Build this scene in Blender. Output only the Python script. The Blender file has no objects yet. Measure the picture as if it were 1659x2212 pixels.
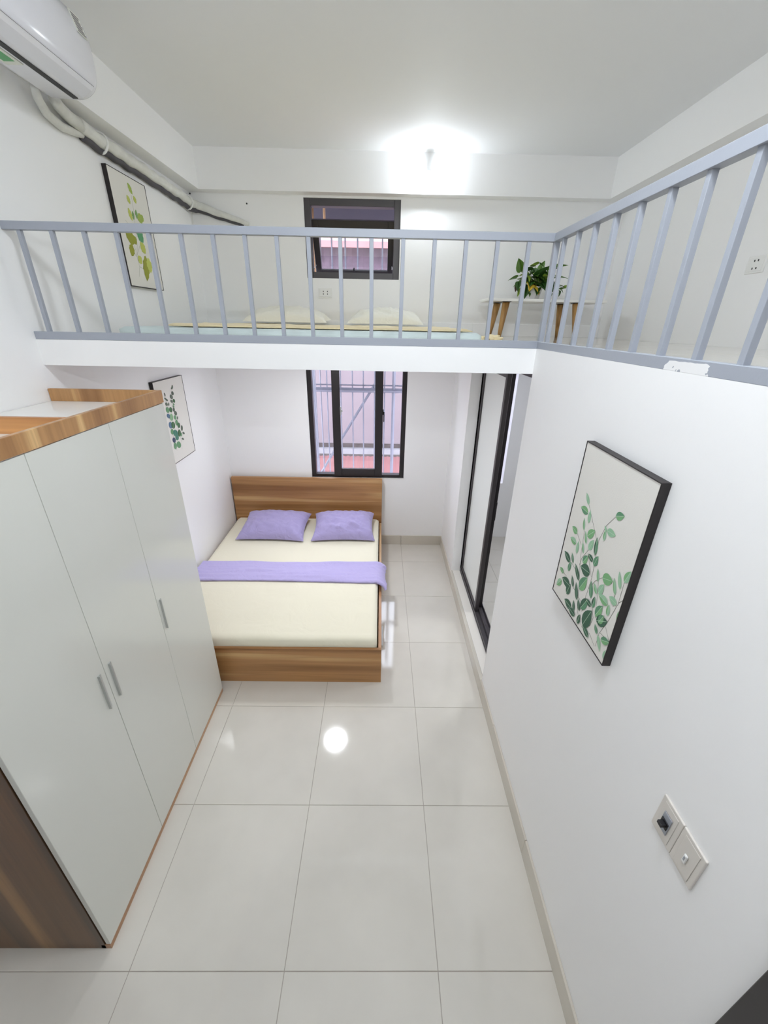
import bpy, bmesh, math, random
from mathutils import Vector, Matrix, noise

random.seed(7)
sc = bpy.context.scene
COL = sc.collection
W, H = 1659, 2212

# ------------------------------------------------------------------ camera
cam_d = bpy.data.cameras.new('camera')
cam = bpy.data.objects.new('camera', cam_d)
COL.objects.link(cam)
cam_d.sensor_fit = 'HORIZONTAL'
cam_d.sensor_width = 36.0
cam_d.lens = 873.13 / W * 36.0
cam_d.clip_start = 0.02
RIGHT = Vector((0.99981793, -0.00572324, 0.01820299))
DOWN = Vector((0.01407036, -0.42325003, -0.90590366))
FWD = Vector((0.01288913, 0.90599484, -0.42309244))
m3 = Matrix((RIGHT, -DOWN, -FWD)).transposed()
cam.matrix_world = Matrix.Translation((0, 0, 2.2934)) @ m3.to_4x4()
sc.camera = cam

# ------------------------------------------------------------------ world, exposure
world = bpy.data.worlds.new('sky')
sc.world = world
world.use_nodes = True
bg = world.node_tree.nodes['Background']
bg.inputs[0].default_value = (0.80, 0.86, 1.0, 1)
bg.inputs[1].default_value = 8.0
sc.view_settings.view_transform = 'Standard'
sc.view_settings.look = 'None'
sc.view_settings.exposure = 0.06
sc.view_settings.gamma = 1.0
sc.view_settings.use_curve_mapping = False
sc.cycles.max_bounces = 12
sc.cycles.diffuse_bounces = 8
sc.cycles.glossy_bounces = 4
sc.cycles.caustics_reflective = False
sc.cycles.caustics_refractive = False
sc.cycles.sample_clamp_indirect = 6.0

# strengths of the room's lamps and one added fill (emission of their glowing parts)
TUBE_E = 82.0      # LED batten on the wall behind the camera
BULB_E = 215.0      # bare bulb on the far beam
DISC_E = 112.0      # round lamp under the loft slab
BATH_E = 70.0
FILL_E = 92.0  # fill added overhead, out of view, to raise the ambient light

# ------------------------------------------------------------------ room numbers (metres)
XL, XR, XU = -1.566, 0.716, 1.989
YF, YN = 4.05, -0.42
YE = 2.0
ZL, ZS, H3, HB = 2.206, 2.089, 3.483, 3.222
SILL = 0.113


# ------------------------------------------------------------------ materials
def lin(c):
    return tuple((v / 12.92 if v <= 0.04045 else ((v + 0.055) / 1.055) ** 2.4) for v in c)


def srgb(r, g, b):
    return lin((r / 255.0, g / 255.0, b / 255.0)) + (1.0,)


def mat(name, col, rough=0.6, spec=0.5, metal=0.0, noise_amt=0.0, noise_scale=6.0, bump=0.0, bump_scale=40.0,
        coat=0.0, sheen=0.0, emit=None, estr=0.0, trans=0.0, alpha=1.0):
    m = bpy.data.materials.new(name)
    m.use_nodes = True
    nt = m.node_tree
    b = nt.nodes['Principled BSDF']
    b.inputs['Base Color'].default_value = col
    b.inputs['Roughness'].default_value = rough
    b.inputs['Specular IOR Level'].default_value = spec
    b.inputs['Metallic'].default_value = metal
    b.inputs['Coat Weight'].default_value = coat
    b.inputs['Sheen Weight'].default_value = sheen
    b.inputs['Transmission Weight'].default_value = trans
    tc = nt.nodes.new('ShaderNodeTexCoord')
    if noise_amt > 0:
        n = nt.nodes.new('ShaderNodeTexNoise')
        n.inputs['Scale'].default_value = noise_scale
        n.inputs['Detail'].default_value = 5
        nt.links.new(tc.outputs['Object'], n.inputs['Vector'])
        r = nt.nodes.new('ShaderNodeValToRGB')
        r.color_ramp.elements[0].position = 0.3
        r.color_ramp.elements[1].position = 0.7
        d = 1 - noise_amt
        r.color_ramp.elements[0].color = (col[0] * d, col[1] * d, col[2] * d, 1)
        r.color_ramp.elements[1].color = col
        nt.links.new(n.outputs['Fac'], r.inputs['Fac'])
        nt.links.new(r.outputs['Color'], b.inputs['Base Color'])
    if bump > 0:
        n2 = nt.nodes.new('ShaderNodeTexNoise')
        n2.inputs['Scale'].default_value = bump_scale
        n2.inputs['Detail'].default_value = 4
        nt.links.new(tc.outputs['Object'], n2.inputs['Vector'])
        bp = nt.nodes.new('ShaderNodeBump')
        bp.inputs['Strength'].default_value = bump
        bp.inputs['Distance'].default_value = 0.01
        nt.links.new(n2.outputs['Fac'], bp.inputs['Height'])
        nt.links.new(bp.outputs['Normal'], b.inputs['Normal'])
    if emit:
        b.inputs['Emission Color'].default_value = emit
        b.inputs['Emission Strength'].default_value = estr
    return m


def wood(name, axis, dark, mid, light, strip=9.0, rough=0.35, seed=0.0, fine=60.0, warp=0.05):
    """Laminate wood: board-like stripes across, grain running along `axis`."""
    m = bpy.data.materials.new(name)
    m.use_nodes = True
    nt = m.node_tree
    L = nt.links.new
    b = nt.nodes['Principled BSDF']
    b.inputs['Roughness'].default_value = rough
    tc = nt.nodes.new('ShaderNodeTexCoord')
    ax = 'xyz'.index(axis)

    def mapped(scale_across, scale_along):
        mp = nt.nodes.new('ShaderNodeMapping')
        s = [scale_across] * 3
        s[ax] = scale_along
        mp.inputs['Scale'].default_value = s
        mp.inputs['Location'].default_value = (seed, seed * 1.7, seed * 0.6)
        L(tc.outputs['Object'], mp.inputs['Vector'])
        return mp
    n1 = nt.nodes.new('ShaderNodeTexNoise')
    n1.inputs['Scale'].default_value = 1.0
    n1.inputs['Detail'].default_value = 1.5
    n1.inputs['Distortion'].default_value = warp
    L(mapped(strip, 0.35).outputs[0], n1.inputs['Vector'])
    r = nt.nodes.new('ShaderNodeValToRGB')
    cr = r.color_ramp
    cr.elements[0].position = 0.34
    cr.elements[0].color = dark
    cr.elements[1].position = 0.68
    cr.elements[1].color = light
    e = cr.elements.new(0.50)
    e.color = mid
    e = cr.elements.new(0.61)
    e.color = mid
    L(n1.outputs['Fac'], r.inputs['Fac'])
    n2 = nt.nodes.new('ShaderNodeTexNoise')
    n2.inputs['Scale'].default_value = 1.0
    n2.inputs['Detail'].default_value = 6
    n2.inputs['Distortion'].default_value = 0.6
    L(mapped(fine, 2.2).outputs[0], n2.inputs['Vector'])
    mx = nt.nodes.new('ShaderNodeMix')
    mx.data_type = 'RGBA'
    mx.blend_type = 'MULTIPLY'
    mx.inputs['Factor'].default_value = 0.45
    r2 = nt.nodes.new('ShaderNodeValToRGB')
    r2.color_ramp.elements[0].position = 0.3
    r2.color_ramp.elements[0].color = (0.55, 0.5, 0.45, 1)
    r2.color_ramp.elements[1].position = 0.65
    r2.color_ramp.elements[1].color = (1, 1, 1, 1)
    L(n2.outputs['Fac'], r2.inputs['Fac'])
    L(r.outputs['Color'], mx.inputs[6])
    L(r2.outputs['Color'], mx.inputs[7])
    L(mx.outputs[2], b.inputs['Base Color'])
    return m


def fabric(name, col, var=0.08, bump=0.25, wr=7.0):
    m = mat(name, col, rough=0.85, spec=0.2, sheen=0.2)
    nt = m.node_tree
    b = nt.nodes['Principled BSDF']
    tc = nt.nodes['Texture Coordinate']
    n = nt.nodes.new('ShaderNodeTexNoise')
    n.inputs['Scale'].default_value = wr
    n.inputs['Detail'].default_value = 3
    n.inputs['Distortion'].default_value = 1.2
    nt.links.new(tc.outputs['Object'], n.inputs['Vector'])
    n2 = nt.nodes.new('ShaderNodeTexNoise')
    n2.inputs['Scale'].default_value = 900
    nt.links.new(tc.outputs['Object'], n2.inputs['Vector'])
    ad = nt.nodes.new('ShaderNodeMath')
    ad.operation = 'MULTIPLY_ADD'
    nt.links.new(n2.outputs['Fac'], ad.inputs[0])
    ad.inputs[1].default_value = 0.02
    nt.links.new(n.outputs['Fac'], ad.inputs[2])
    bp = nt.nodes.new('ShaderNodeBump')
    bp.inputs['Strength'].default_value = bump
    bp.inputs['Distance'].default_value = 0.03
    nt.links.new(ad.outputs[0], bp.inputs['Height'])
    nt.links.new(bp.outputs['Normal'], b.inputs['Normal'])
    return m


def clear_glass(name, tint=(1, 1, 1, 1), refl=0.07):
    m = bpy.data.materials.new(name)
    m.use_nodes = True
    nt = m.node_tree
    nt.nodes.remove(nt.nodes['Principled BSDF'])
    out = nt.nodes['Material Output']
    t = nt.nodes.new('ShaderNodeBsdfTransparent')
    t.inputs[0].default_value = tint
    g = nt.nodes.new('ShaderNodeBsdfGlossy')
    g.inputs['Roughness'].default_value = 0.02
    mx = nt.nodes.new('ShaderNodeMixShader')
    mx.inputs[0].default_value = refl
    nt.links.new(t.outputs[0], mx.inputs[1])
    nt.links.new(g.outputs[0], mx.inputs[2])
    nt.links.new(mx.outputs[0], out.inputs[0])
    return m


def tile_mat(name, col, col2, rough=0.07):
    m = mat(name, col, rough=rough, spec=0.8)
    nt = m.node_tree
    b = nt.nodes['Principled BSDF']
    tc = nt.nodes['Texture Coordinate']
    n = nt.nodes.new('ShaderNodeTexNoise')
    n.inputs['Scale'].default_value = 2.2
    n.inputs['Detail'].default_value = 4
    nt.links.new(tc.outputs['Object'], n.inputs['Vector'])
    r = nt.nodes.new('ShaderNodeValToRGB')
    r.color_ramp.elements[0].position = 0.35
    r.color_ramp.elements[1].position = 0.65
    r.color_ramp.elements[0].color = col2
    r.color_ramp.elements[1].color = col
    nt.links.new(n.outputs['Fac'], r.inputs['Fac'])
    nt.links.new(r.outputs['Color'], b.inputs['Base Color'])
    return m


M = {}
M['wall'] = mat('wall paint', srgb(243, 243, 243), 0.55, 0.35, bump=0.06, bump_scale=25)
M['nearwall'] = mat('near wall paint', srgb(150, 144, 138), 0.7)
M['ceil'] = mat('ceiling paint', srgb(238, 239, 241), 0.7, 0.2)
M['tile'] = tile_mat('floor tile', srgb(216, 212, 203), srgb(207, 203, 194))
M['skirt'] = tile_mat('skirting tile', srgb(206, 200, 188), srgb(194, 188, 176), 0.2)
M['grout'] = mat('grout', srgb(168, 160, 152), 0.9)
M['sill'] = mat('sill stone', srgb(226, 222, 214), 0.12)
M['black'] = mat('black aluminium', srgb(42, 38, 40), 0.35, 0.5)
M['blackgrey'] = mat('dark grey aluminium', srgb(66, 62, 64), 0.4, 0.5)
M['picframe'] = mat('black picture frame', srgb(30, 24, 24), 0.45)
M['canvas'] = mat('canvas', srgb(226, 224, 218), 0.7, bump=0.1, bump_scale=400)
M['glass'] = clear_glass('clear glass')
M['frost'] = mat('frosted door glass', srgb(240, 244, 242), 0.15, 0.5)
M['frostwin'] = bpy.data.materials.new('frosted window pane')
M['frostwin'].use_nodes = True
_nt = M['frostwin'].node_tree
_nt.nodes.remove(_nt.nodes['Principled BSDF'])
_t = _nt.nodes.new('ShaderNodeBsdfTranslucent')
_t.inputs[0].default_value = (0.85, 0.87, 0.9, 1)
_nt.links.new(_t.outputs[0], _nt.nodes['Material Output'].inputs[0])
M['lacquer'] = mat('white lacquer', srgb(214, 215, 208), 0.12, 0.5)
M['laqtop'] = mat('white laminate', srgb(240, 239, 235), 0.25)
M['chrome'] = mat('brushed aluminium', srgb(190, 192, 190), 0.35, 0.5, metal=0.5)
M['wood_bed'] = wood('bed laminate', 'x', srgb(146, 102, 60), srgb(178, 132, 84), srgb(216, 178, 126), 9.0, seed=2.0)
M['wood_y'] = wood('bed laminate side', 'y', srgb(148, 106, 76), srgb(176, 132, 96), srgb(196, 160, 120), 9.0, seed=1.3)
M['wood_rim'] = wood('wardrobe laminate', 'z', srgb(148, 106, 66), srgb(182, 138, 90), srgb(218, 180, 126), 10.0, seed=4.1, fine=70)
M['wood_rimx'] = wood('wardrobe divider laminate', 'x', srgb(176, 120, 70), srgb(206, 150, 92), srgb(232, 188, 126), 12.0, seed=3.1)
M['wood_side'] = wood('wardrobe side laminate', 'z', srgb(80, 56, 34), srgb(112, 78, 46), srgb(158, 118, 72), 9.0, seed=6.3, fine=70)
M['wood_leg'] = wood('bench leg wood', 'z', srgb(150, 108, 58), srgb(188, 146, 90), srgb(210, 172, 118), 30.0, seed=0.7)
M['sheet'] = fabric('cream sheet', srgb(230, 225, 204), bump=0.16, wr=6.0)
M['lilac'] = fabric('lilac cotton', srgb(186, 176, 222), bump=0.45, wr=9.0)
M['lilac_pillow'] = fabric('lilac pillow cotton', srgb(172, 162, 206), bump=0.5, wr=11.0)
M['switchplate'] = mat('ivory switch plate', srgb(214, 209, 202), 0.4, 0.4)
M['seam'] = mat('grey seam', srgb(120, 120, 126), 0.6)
M['cream'] = fabric('cream pillow cotton', srgb(240, 238, 226), bump=0.3, wr=9.0)
M['white_pillow'] = fabric('off white cotton', srgb(240, 239, 228), bump=0.3, wr=9.0)
M['quilt'] = fabric('pale yellow cotton', srgb(250, 234, 192), bump=0.25, wr=18.0)
M['bluefoam'] = fabric('pale blue mattress cloth', srgb(212, 226, 226), bump=0.08, wr=5.0)
M['plastic'] = mat('white plastic', srgb(236, 236, 234), 0.3, 0.5)
M['acwhite'] = mat('white gloss plastic', srgb(230, 230, 236), 0.16, 0.5)
M['dark'] = mat('black slot', srgb(18, 16, 20), 0.5)
M['grey_steel'] = mat('painted cage steel', srgb(120, 122, 138), 0.45)
M['pot'] = mat('white plastic pot', srgb(226, 224, 224), 0.3)
M['soil'] = mat('soil', srgb(70, 52, 38), 0.95, noise_amt=0.4, noise_scale=60)
M['leaf'] = mat('leaf green', srgb(86, 128, 44), 0.35, 0.5, noise_amt=0.35, noise_scale=30)
M['leafd'] = mat('leaf dark green', srgb(52, 92, 36), 0.35, 0.5, noise_amt=0.3, noise_scale=30)
M['leafy'] = mat('leaf yellow', srgb(226, 190, 60), 0.45, noise_amt=0.3, noise_scale=40)
M['leafl'] = mat('leaf lime', srgb(146, 176, 66), 0.4, noise_amt=0.2, noise_scale=30)
M['leafb'] = mat('leaf dead', srgb(70, 48, 44), 0.8)
M['stem'] = mat('stem', srgb(120, 140, 70), 0.5)
M['wrap'] = mat('pipe wrap', srgb(226, 226, 220), 0.6, 0.3, noise_amt=0.12, noise_scale=22, bump=0.3, bump_scale=30)
M['foam'] = mat('dark pipe insulation', srgb(78, 76, 80), 0.7)
M['tie'] = mat('white tie', srgb(236, 236, 232), 0.5)
M['corr_red'] = mat('red roof sheet', srgb(142, 96, 98), 0.6, noise_amt=0.12, noise_scale=4)
M['corr_purple'] = mat('weathered purple sheet', srgb(88, 70, 82), 0.6, noise_amt=0.35, noise_scale=9)
M['plaster'] = mat('pink grey plaster', srgb(120, 109, 113), 0.9, noise_amt=0.08, noise_scale=1.6)
M['brick'] = mat('old brick', srgb(76, 66, 66), 0.9, noise_amt=0.5, noise_scale=12)
M['concrete'] = mat('ledge concrete', srgb(134, 132, 136), 0.9, noise_amt=0.15, noise_scale=6)
M['eave'] = mat('grey eave sheet', srgb(92, 88, 98), 0.8)
M['pole'] = mat('tan pole', srgb(150, 118, 84), 0.7)
M['bathtile'] = mat('grey bathroom tile', srgb(196, 197, 200), 0.25)
M['lampglow'] = mat('lamp diffuser', srgb(250, 250, 250), 0.4, emit=(0.93, 0.96, 1, 1), estr=DISC_E)
M['bulbglow'] = mat('bulb', srgb(250, 250, 250), 0.4, emit=(0.86, 0.93, 1, 1), estr=BULB_E)
M['tubeglow'] = mat('led tube', srgb(250, 250, 250), 0.4, emit=(0.88, 0.94, 1, 1), estr=TUBE_E)
M['fillglow'] = mat('added fill glow', srgb(250, 250, 250), 0.4, emit=(0.88, 0.94, 1, 1), estr=FILL_E)
M['bathglow'] = mat('bath lamp', srgb(250, 250, 250), 0.4, emit=(0.95, 0.97, 1, 1), estr=BATH_E)
M['label_green'] = mat('green label', srgb(96, 170, 110), 0.5)
M['label_white'] = mat('label paper', srgb(228, 230, 220), 0.5)
M['label_grey'] = mat('label print', srgb(120, 116, 120), 0.6)
M['switch_grey'] = mat('switch insert grey', srgb(150, 154, 162), 0.4)


def rail_paint():
    """Blue grey rail paint with spills of white wall paint along the foot of the right hand run."""
    m = mat('blue grey rail paint', srgb(158, 163, 173), 0.38, 0.5, bump=0.05, bump_scale=120)
    nt = m.node_tree
    b = nt.nodes['Principled BSDF']
    geo = nt.nodes.new('ShaderNodeNewGeometry')
    sep = nt.nodes.new('ShaderNodeSeparateXYZ')
    nt.links.new(geo.outputs['Position'], sep.inputs[0])
    n = nt.nodes.new('ShaderNodeTexNoise')
    n.inputs['Scale'].default_value = 26
    n.inputs['Detail'].default_value = 4
    nt.links.new(geo.outputs['Position'], n.inputs['Vector'])
    # paint spill: near y 0.9..1.25, low z

    def mr(src, a, bb, c, d):
        q = nt.nodes.new('ShaderNodeMapRange')
        q.inputs[1].default_value = a
        q.inputs[2].default_value = bb
        q.inputs[3].default_value = c
        q.inputs[4].default_value = d
        nt.links.new(src, q.inputs[0])
        return q.outputs[0]
    wy = mr(sep.outputs[1], 1.22, 1.06, 0, 1)
    wy2 = mr(sep.outputs[1], 0.86, 0.94, 0, 1)
    wz = mr(sep.outputs[2], 2.232, 2.222, 0, 1)
    mu = nt.nodes.new('ShaderNodeMath'); mu.operation = 'MULTIPLY'
    nt.links.new(wy, mu.inputs[0]); nt.links.new(wy2, mu.inputs[1])
    mu2 = nt.nodes.new('ShaderNodeMath'); mu2.operation = 'MULTIPLY'
    nt.links.new(mu.outputs[0], mu2.inputs[0]); nt.links.new(wz, mu2.inputs[1])
    ad = nt.nodes.new('ShaderNodeMath'); ad.operation = 'ADD'
    nt.links.new(mu2.outputs[0], ad.inputs[0]); nt.links.new(n.outputs['Fac'], ad.inputs[1])
    gt = nt.nodes.new('ShaderNodeMath'); gt.operation = 'GREATER_THAN'
    gt.inputs[1].default_value = 1.40
    nt.links.new(ad.outputs[0], gt.inputs[0])
    mx = nt.nodes.new('ShaderNodeMix'); mx.data_type = 'RGBA'
    mx.inputs[6].default_value = srgb(158, 163, 173)
    mx.inputs[7].default_value = srgb(234, 234, 234)
    nt.links.new(gt.outputs[0], mx.inputs[0])
    nt.links.new(mx.outputs[2], b.inputs['Base Color'])
    return m


M['rail'] = rail_paint()


# ------------------------------------------------------------------ mesh helpers
def xbox(bm, x0, x1, y0, y1, z0, z1, bevel=0.0, seg=2):
    vs = [bm.verts.new((x, y, z)) for x in (x0, x1) for y in (y0, y1) for z in (z0, z1)]
    fs = [(0, 1, 3, 2), (4, 6, 7, 5), (0, 4, 5, 1), (2, 3, 7, 6), (0, 2, 6, 4), (1, 5, 7, 3)]
    faces = [bm.faces.new([vs[i] for i in f]) for f in fs]
    if bevel > 0:
        es = list({e for f in faces for e in f.edges})
        bmesh.ops.bevel(bm, geom=es, offset=bevel, segments=seg, affect='EDGES', profile=0.5)
    return vs


def tube(bm, pts, r, n=8, cap=True):
    """Tube along pts; r a number or a list of radii."""
    rings = []
    rr = r if isinstance(r, (list, tuple)) else [r] * len(pts)
    P = [Vector(p) for p in pts]
    up = Vector((0, 0, 1))
    prev = None
    for i, p in enumerate(P):
        t = (P[min(i + 1, len(P) - 1)] - P[max(i - 1, 0)]).normalized()
        if prev is None:
            a = t.cross(up)
            if a.length < 0.1:
                a = t.cross(Vector((1, 0, 0)))
        else:
            a = prev - t * prev.dot(t)
        a.normalize()
        prev = a
        b = t.cross(a)
        rings.append([bm.verts.new(p + (a * math.cos(k * 2 * math.pi / n) + b * math.sin(k * 2 * math.pi / n)) * rr[i])
                      for k in range(n)])
    for i in range(len(rings) - 1):
        for k in range(n):
            bm.faces.new([rings[i][k], rings[i][(k + 1) % n], rings[i + 1][(k + 1) % n], rings[i + 1][k]])
    if cap:
        bm.faces.new(rings[0][::-1])
        bm.faces.new(rings[-1])


def lathe(bm, prof, cx, cy, n=24, sx=1.0, sy=1.0, cap=True):
    rings = [[bm.verts.new((cx + r * sx * math.cos(k * 2 * math.pi / n), cy + r * sy * math.sin(k * 2 * math.pi / n), z))
              for k in range(n)] for r, z in prof]
    for i in range(len(rings) - 1):
        for k in range(n):
            bm.faces.new([rings[i][k], rings[i][(k + 1) % n], rings[i + 1][(k + 1) % n], rings[i + 1][k]])
    if cap:
        bm.faces.new(rings[0][::-1])
        bm.faces.new(rings[-1])


def prism(bm, poly, a0, a1, axis='y'):
    """Extrude a 2-D polygon along an axis. poly holds the two other coordinates in xyz order."""
    def mk(p, a):
        return {'x': (a, p[0], p[1]), 'y': (p[0], a, p[1]), 'z': (p[0], p[1], a)}[axis]
    A = [bm.verts.new(mk(p, a0)) for p in poly]
    B = [bm.verts.new(mk(p, a1)) for p in poly]
    n = len(poly)
    bm.faces.new(A)
    bm.faces.new(B[::-1])
    for i in range(n):
        bm.faces.new([A[i], B[i], B[(i + 1) % n], A[(i + 1) % n]])


def new():
    return bmesh.new()


def obj(name, bm, m, parent=None, smooth=False, origin=None):
    """Link bm as one mesh object. Coordinates in bm are world ones; the origin goes to the parent's place."""
    o_at = Vector(origin) if origin is not None else (parent.matrix_world.translation.copy() if parent else Vector((0, 0, 0)))
    bmesh.ops.recalc_face_normals(bm, faces=bm.faces)
    if o_at.length > 0:
        bmesh.ops.translate(bm, verts=bm.verts, vec=-o_at)
    me = bpy.data.meshes.new(name)
    bm.to_mesh(me)
    bm.free()
    for x in (m if isinstance(m, list) else [m]):
        me.materials.append(x)
    if smooth:
        for p in me.polygons:
            p.use_smooth = True
    o = bpy.data.objects.new(name, me)
    COL.objects.link(o)
    if parent:
        o.parent = parent
        o.location = o_at - root_of(parent)
    else:
        o.location = o_at
    o.update_tag()
    if parent is not None or True:
        o.matrix_world = Matrix.Translation(o_at)
    return o


def root_of(o):
    return o.matrix_world.translation.copy()


def boxobj(name, x0, x1, y0, y1, z0, z1, m, parent=None, bevel=0.0, origin=None):
    bm = new()
    xbox(bm, x0, x1, y0, y1, z0, z1, bevel)
    return obj(name, bm, m, parent, origin=origin)


def thing(name, loc, label, cat, group=None):
    o = bpy.data.objects.new(name, None)
    COL.objects.link(o)
    o.empty_display_size = 0.1
    o.location = loc
    o.matrix_world = Matrix.Translation(loc)
    return tag(o, label, cat, group)


def tag(o, label, cat, group=None):
    o['label'] = label
    o['category'] = cat
    if group:
        o['group'] = group
    return o


def structure(o):
    o['kind'] = 'structure'
    return o


def sroot(name, loc):
    o = bpy.data.objects.new(name, None)
    COL.objects.link(o)
    o.location = loc
    o.matrix_world = Matrix.Translation(loc)
    return structure(o)


def copy_tree(src, shift):
    """Copy a thing with its parts (shared mesh data)."""
    c = src.copy()
    COL.objects.link(c)
    c.matrix_world = Matrix.Translation(Vector(shift)) @ src.matrix_world
    for ch in [o for o in KIDS.get(src.name, [])]:
        d = ch.copy()
        COL.objects.link(d)
        d.parent = c
    return c


KIDS = {}

# ================================================================== THE ROOM
def wall_with_holes(name, x0, x1, y0, y1, z0, z1, holes, m):
    """Wall in the x-z plane, thickness y0..y1, rectangular holes (x0,x1,z0,z1)."""
    xs = sorted({x0, x1} | {h[0] for h in holes} | {h[1] for h in holes})
    zs = sorted({z0, z1} | {h[2] for h in holes} | {h[3] for h in holes})
    bm = new()
    solid = {}
    for i in range(len(xs) - 1):
        for k in range(len(zs) - 1):
            cx, cz = (xs[i] + xs[i + 1]) / 2, (zs[k] + zs[k + 1]) / 2
            solid[i, k] = not any(h[0] < cx < h[1] and h[2] < cz < h[3] for h in holes)

    def quad(*p):
        bm.faces.new([bm.verts.new(q) for q in p])
    for (i, k), s in solid.items():
        if not s:
            continue
        a, b, c, d = xs[i], xs[i + 1], zs[k], zs[k + 1]
        quad((a, y0, c), (b, y0, c), (b, y0, d), (a, y0, d))
        quad((a, y1, c), (a, y1, d), (b, y1, d), (b, y1, c))
        if not solid.get((i - 1, k), False):
            quad((a, y0, c), (a, y0, d), (a, y1, d), (a, y1, c))
        if not solid.get((i + 1, k), False):
            quad((b, y0, c), (b, y1, c), (b, y1, d), (b, y0, d))
        if not solid.get((i, k - 1), False):
            quad((a, y0, c), (a, y1, c), (b, y1, c), (b, y0, c))
        if not solid.get((i, k + 1), False):
            quad((a, y0, d), (b, y0, d), (b, y1, d), (a, y1, d))
    bmesh.ops.remove_doubles(bm, verts=bm.verts, dist=1e-5)
    return structure(obj(name, bm, m))


W1 = (-0.712, 0.258, 0.802, 2.06)
W2 = (-0.649, 0.146, 2.638, 3.206)
W3 = (0.93, 1.322, 0.76, 1.95)
wall_with_holes('wall_far', XL - 0.2, XU + 0.2, YF, YF + 0.16, -0.1, H3, [W1, W2, W3], M['wall'])
structure(boxobj('wall_left', XL - 0.2, XL, YN, YF, -0.1, H3, M['wall']))
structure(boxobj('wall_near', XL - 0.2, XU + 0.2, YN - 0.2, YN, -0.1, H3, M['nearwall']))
structure(boxobj('wall_right', XU, XU + 0.2, YN, YF, SILL, H3, M['wall']))
# bathroom partition: solid up to the doorway, a short stub beyond it
bm = new()
JY = 3.34
xbox(bm, XR, XR + 0.10, YN, YE, -0.05, 2.2)
xbox(bm, XR, XR + 0.10, JY, YF, -0.05, ZS)
structure(obj('wall_partition', bm, M['wall']))
structure(boxobj('ceiling', XL - 0.2, XU + 0.2, YN - 0.2, YF + 0.16, H3, H3 + 0.15, M['ceil']))
bm = new()
xbox(bm, XL, -1.452, YN, YF, HB, H3)
structure(obj('trim_1', bm, M['wall']))
structure(boxobj('trim_2', -1.452, 1.805, 3.956, YF, HB, H3, M['wall']))
structure(boxobj('trim_3', 1.805, XU, YN, YF, HB, H3, M['wall']))

# loft slab, L-shaped
bm = new()
prism(bm, [(XL, YE), (XR + 0.10, YE), (XR + 0.10, YN), (XU, YN), (XU, YF), (XL, YF)], ZS, 2.1995, 'z')
loft = structure(obj('floor_loft', bm, M['wall']))
# tiles on the loft
GAP = 0.0022


def tile_part(x0, x1, y0, y1, z0, z1, m, parent, b=0.0012):
    bm = new()
    xbox(bm, x0 + GAP / 2, x1 - GAP / 2, y0 + GAP / 2, y1 - GAP / 2, z0, z1, b, 1)
    return obj('tile', bm, m, parent)


def cuts(a, b, first, step):
    xs = [a]
    x = first
    while x < b - 0.03:
        if x > a + 0.03:
            xs.append(x)
        x += step
    xs.append(b)
    return xs


lx = cuts(XL, XU, XL + 0.35, 0.6)
ly = cuts(YE + 0.05, YF, 2.45, 0.6)
for i in range(len(lx) - 1):
    for k in range(len(ly) - 1):
        x1 = lx[i + 1]
        tile_part(lx[i], x1, ly[k], ly[k + 1], 2.1995, ZL, M['tile'], loft)
ly = cuts(YN, YE + 0.05, YN + 0.3, 0.6)
for k in range(len(ly) - 1):
    for a, b in ((0.77, 1.37), (1.37, XU)):
        tile_part(a, b, ly[k], ly[k + 1], 2.1995, ZL, M['tile'], loft)

# ground floor: grout bed with 60 cm tiles as pieces
floor = structure(boxobj('floor', XL, XR, YN, YF, -0.05, -0.0025, M['grout']))
tx = cuts(XL, XR, 0.257 - 0.6 * 3, 0.6)
ty = cuts(YN, YF, 0.671 - 1.2, 0.6)
for i in range(len(tx) - 1):
    for k in range(len(ty) - 1):
        tile_part(tx[i], tx[i + 1], ty[k], ty[k + 1], -0.012, 0.0, M['tile'], floor)
# bathroom floor
bath = structure(boxobj('floor_bath', XR + 0.1, XU, YN, YF, -0.05, SILL - 0.0025, M['grout']))
bx = cuts(XR + 0.1, XU, 1.13, 0.3)
by = cuts(YN, YF, 3.75 - 0.3 * 13, 0.3)
for i in range(len(bx) - 1):
    for k in range(len(by) - 1):
        if by[k] > 1.5:
            tile_part(bx[i], bx[i + 1], by[k], by[k + 1], SILL - 0.008, SILL, M['tile'], bath)
structure(boxobj('wall_bath', XU - 0.012, XU, YN, YF, SILL, ZS, M['bathtile']))
# far bathroom wall cladding around its window: tiles up to 0.92 m, plain above


# skirting tiles, pieces
bf = sroot('baseboard_far', (-0.4, YF, 0))
for a, b in zip(cuts(0.03, XR, 0.257, 0.6)[:-1], cuts(0.03, XR, 0.257, 0.6)[1:]):
    bm = new(); xbox(bm, a + .001, b - .001, YF - 0.010, YF, 0, SILL, 0.0015, 1)
    obj('tile', bm, M['skirt'], bf)
br = sroot('baseboard_right', (XR, 1.0, 0))
for a, b in zip(cuts(YN, YE, 0.46, 0.6)[:-1], cuts(YN, YE, 0.46, 0.6)[1:]):
    bm = new(); xbox(bm, XR - 0.010, XR, a + .001, b - .001, 0, SILL, 0.0015, 1)
    obj('tile', bm, M['skirt'], br)
for a, b in ((YE, 2.6), (2.6, 3.2), (3.2, YF - 0.010)):
    bm = new(); xbox(bm, XR - 0.010, XR, a + .001, b - .001, 0, SILL - 0.006, 0.0015, 1)
    obj('tile', bm, M['skirt'], br)
bl = sroot('baseboard_loft', (1.2, YF, ZL))
for a, b in zip(cuts(XL, XU, -0.97, 0.6)[:-1], cuts(XL, XU, -0.97, 0.6)[1:]):
    bm = new(); xbox(bm, a + .001, b - .001, YF - 0.006, YF, ZL, ZL + 0.10, 0.0015, 1)
    obj('tile', bm, M['wall'], bl)
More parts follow.
